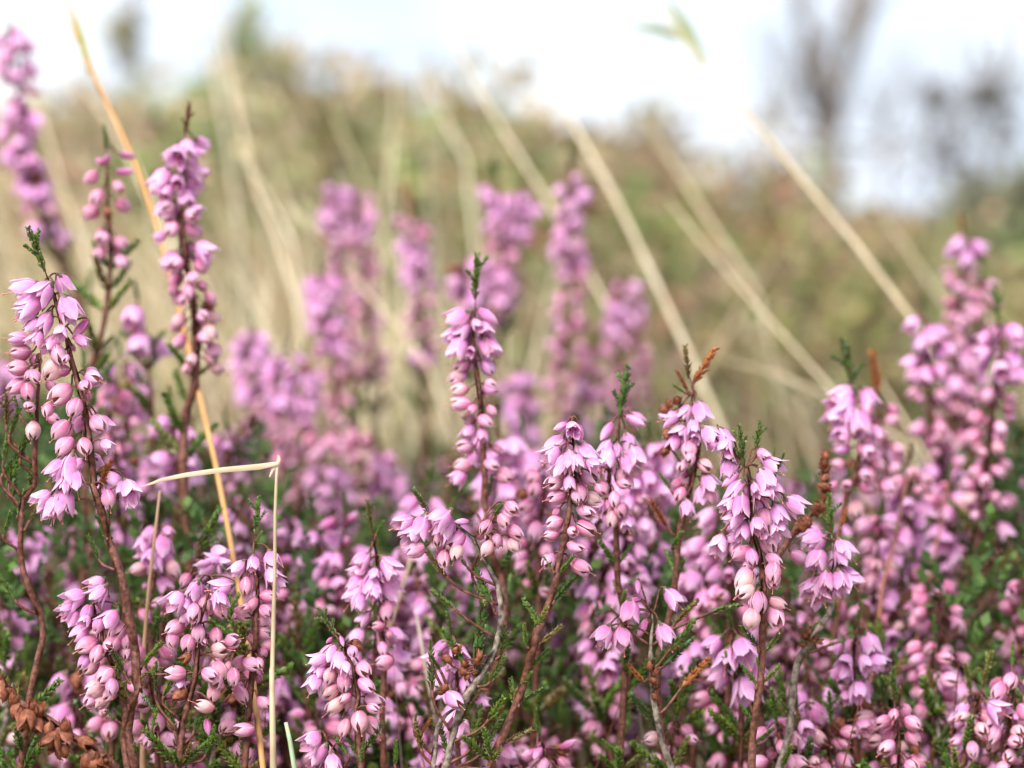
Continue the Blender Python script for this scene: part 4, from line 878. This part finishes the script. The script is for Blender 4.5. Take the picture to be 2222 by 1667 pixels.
grass('short pale green blade at the bottom edge beside the upright straw', [(617, 1560), (626, 1600), (636, 1660)], .402, .402, .0007, (.40, .55, .34))
grass('blurred grey-green blade standing behind the upright straw', [(652, 1130), (656, 1250), (662, 1400), (668, 1560)], .49, .48, .0009, (.20, .30, .22))
grass('blurred thin brown stalk left of the orange straw', [(345, 1060), (335, 1150), (322, 1260), (312, 1380), (308, 1500)], .425, .42, .0005, (.46, .28, .18))
grass('soft slanting stalk behind the fan of lilac bells', [(895, 1180), (860, 1300), (820, 1420), (795, 1540)], .47, .47, .0006, (.40, .30, .20))
grass('blurred straight stalk right of the three round buds', [(900, 1330), (915, 1420), (935, 1530)], .46, .45, .0006, (.42, .33, .28))
grass('reddish bare stalk slanting at lower right', [(1962, 1020), (1930, 1170), (1905, 1270), (1890, 1400), (1870, 1560)], .475, .455, .00045, (.30, .12, .07))
grass('second reddish bare stalk rising from the bottom at lower right', [(2046, 1040), (2020, 1190), (1990, 1330), (1960, 1480), (1930, 1640)], .495, .47, .00045, (.28, .11, .07))
grass('broad pale blade from top centre slanting right behind the lilac crown', [(960, 60), (1010, 150), (1085, 280), (1180, 430), (1300, 640), (1360, 760)], .80, .72, .0011, CRM)
grass('broad cream blade slanting right from the sky edge past the centre', [(1205, 210), (1250, 290), (1330, 430), (1430, 640), (1490, 770), (1560, 930)], .74, .68, .0016, CRM)
grass('thin long stem from the top edge slanting to the tall right-edge sprigs', [(1395, -30), (1470, 80), (1560, 185), (1700, 350), (1850, 530), (1985, 710), (2080, 860)], .72, .60, .0012, PALE,
      extra=[([(1480, 85), (1420, 62), (1345, 58)], .72, .0022, (.24, .30, .17)), ([(1520, 140), (1480, 60), (1430, -20)], .72, .0026, (.26, .31, .14))])
grass('pale stem slanting right across the middle of the right half', [(1440, 430), (1520, 530), (1650, 680), (1740, 780), (1830, 880)], .70, .62, .0009, PALE)
grass('faint low stem lying towards the dense lilac crown at right', [(1560, 775), (1680, 810), (1820, 870), (1960, 960)], .68, .62, .0010, PALE)
grass('faint stem crossing behind the rusty-tipped beaded sprig', [(1900, 820), (1960, 920), (2040, 1060), (2120, 1150), (2215, 1230)], .62, .58, .0009, PALE)
grass('upright pale blade in front of the broad mound, left of centre', [(850, 110), (852, 240), (838, 400), (820, 560), (800, 720)], .95, .85, .0015, (.56, .50, .32))
grass('pale blade bending right in front of the low mound', [(905, 140), (960, 260), (1005, 340), (1020, 470), (1030, 620)], .95, .85, .0014, (.60, .54, .38))
grass('tall pale blade at upper left curving down to the centre', [(470, 40), (505, 200), (545, 380), (600, 520), (640, 650)], .80, .70, .0014, PALE)
grass('arched pale blade above the upright pair of sprigs', [(520, 330), (580, 420), (630, 520), (650, 640), (640, 760)], .74, .70, .0009, CRM)
grass('low pale stem slanting behind the upright pair of sprigs', [(610, 430), (700, 520), (790, 630), (870, 720), (930, 800)], .70, .66, .0010, PALE)
grass('faint tan blade at the far left', [(60, 140), (90, 260), (140, 420), (190, 560)], .85, .75, .0014, (.62, .52, .36))
grass('cream blade between the orange straw and the left thicket', [(180, 190), (260, 300), (320, 420), (380, 560), (420, 680)], .80, .72, .0014, CRM)
grass('slanting tan blade over the white sky patch, top left', [(420, 30), (460, 160), (490, 300), (510, 450)], 1.0, .90, .0014, (.58, .52, .38))
grass('olive blade slanting across the broad mound', [(700, 190), (740, 290), (790, 400), (830, 520)], .95, .85, .0012, (.42, .38, .20))
grass('pale leaning blade right of centre near the reddish bush', [(1380, 250), (1470, 380), (1560, 520), (1640, 640)], .85, .78, .0012, (.60, .50, .34))
grass('tan blade low at right under the maroon thicket', [(1880, 430), (1960, 540), (2060, 690), (2140, 800)], .85, .78, .0011, (.50, .42, .28))
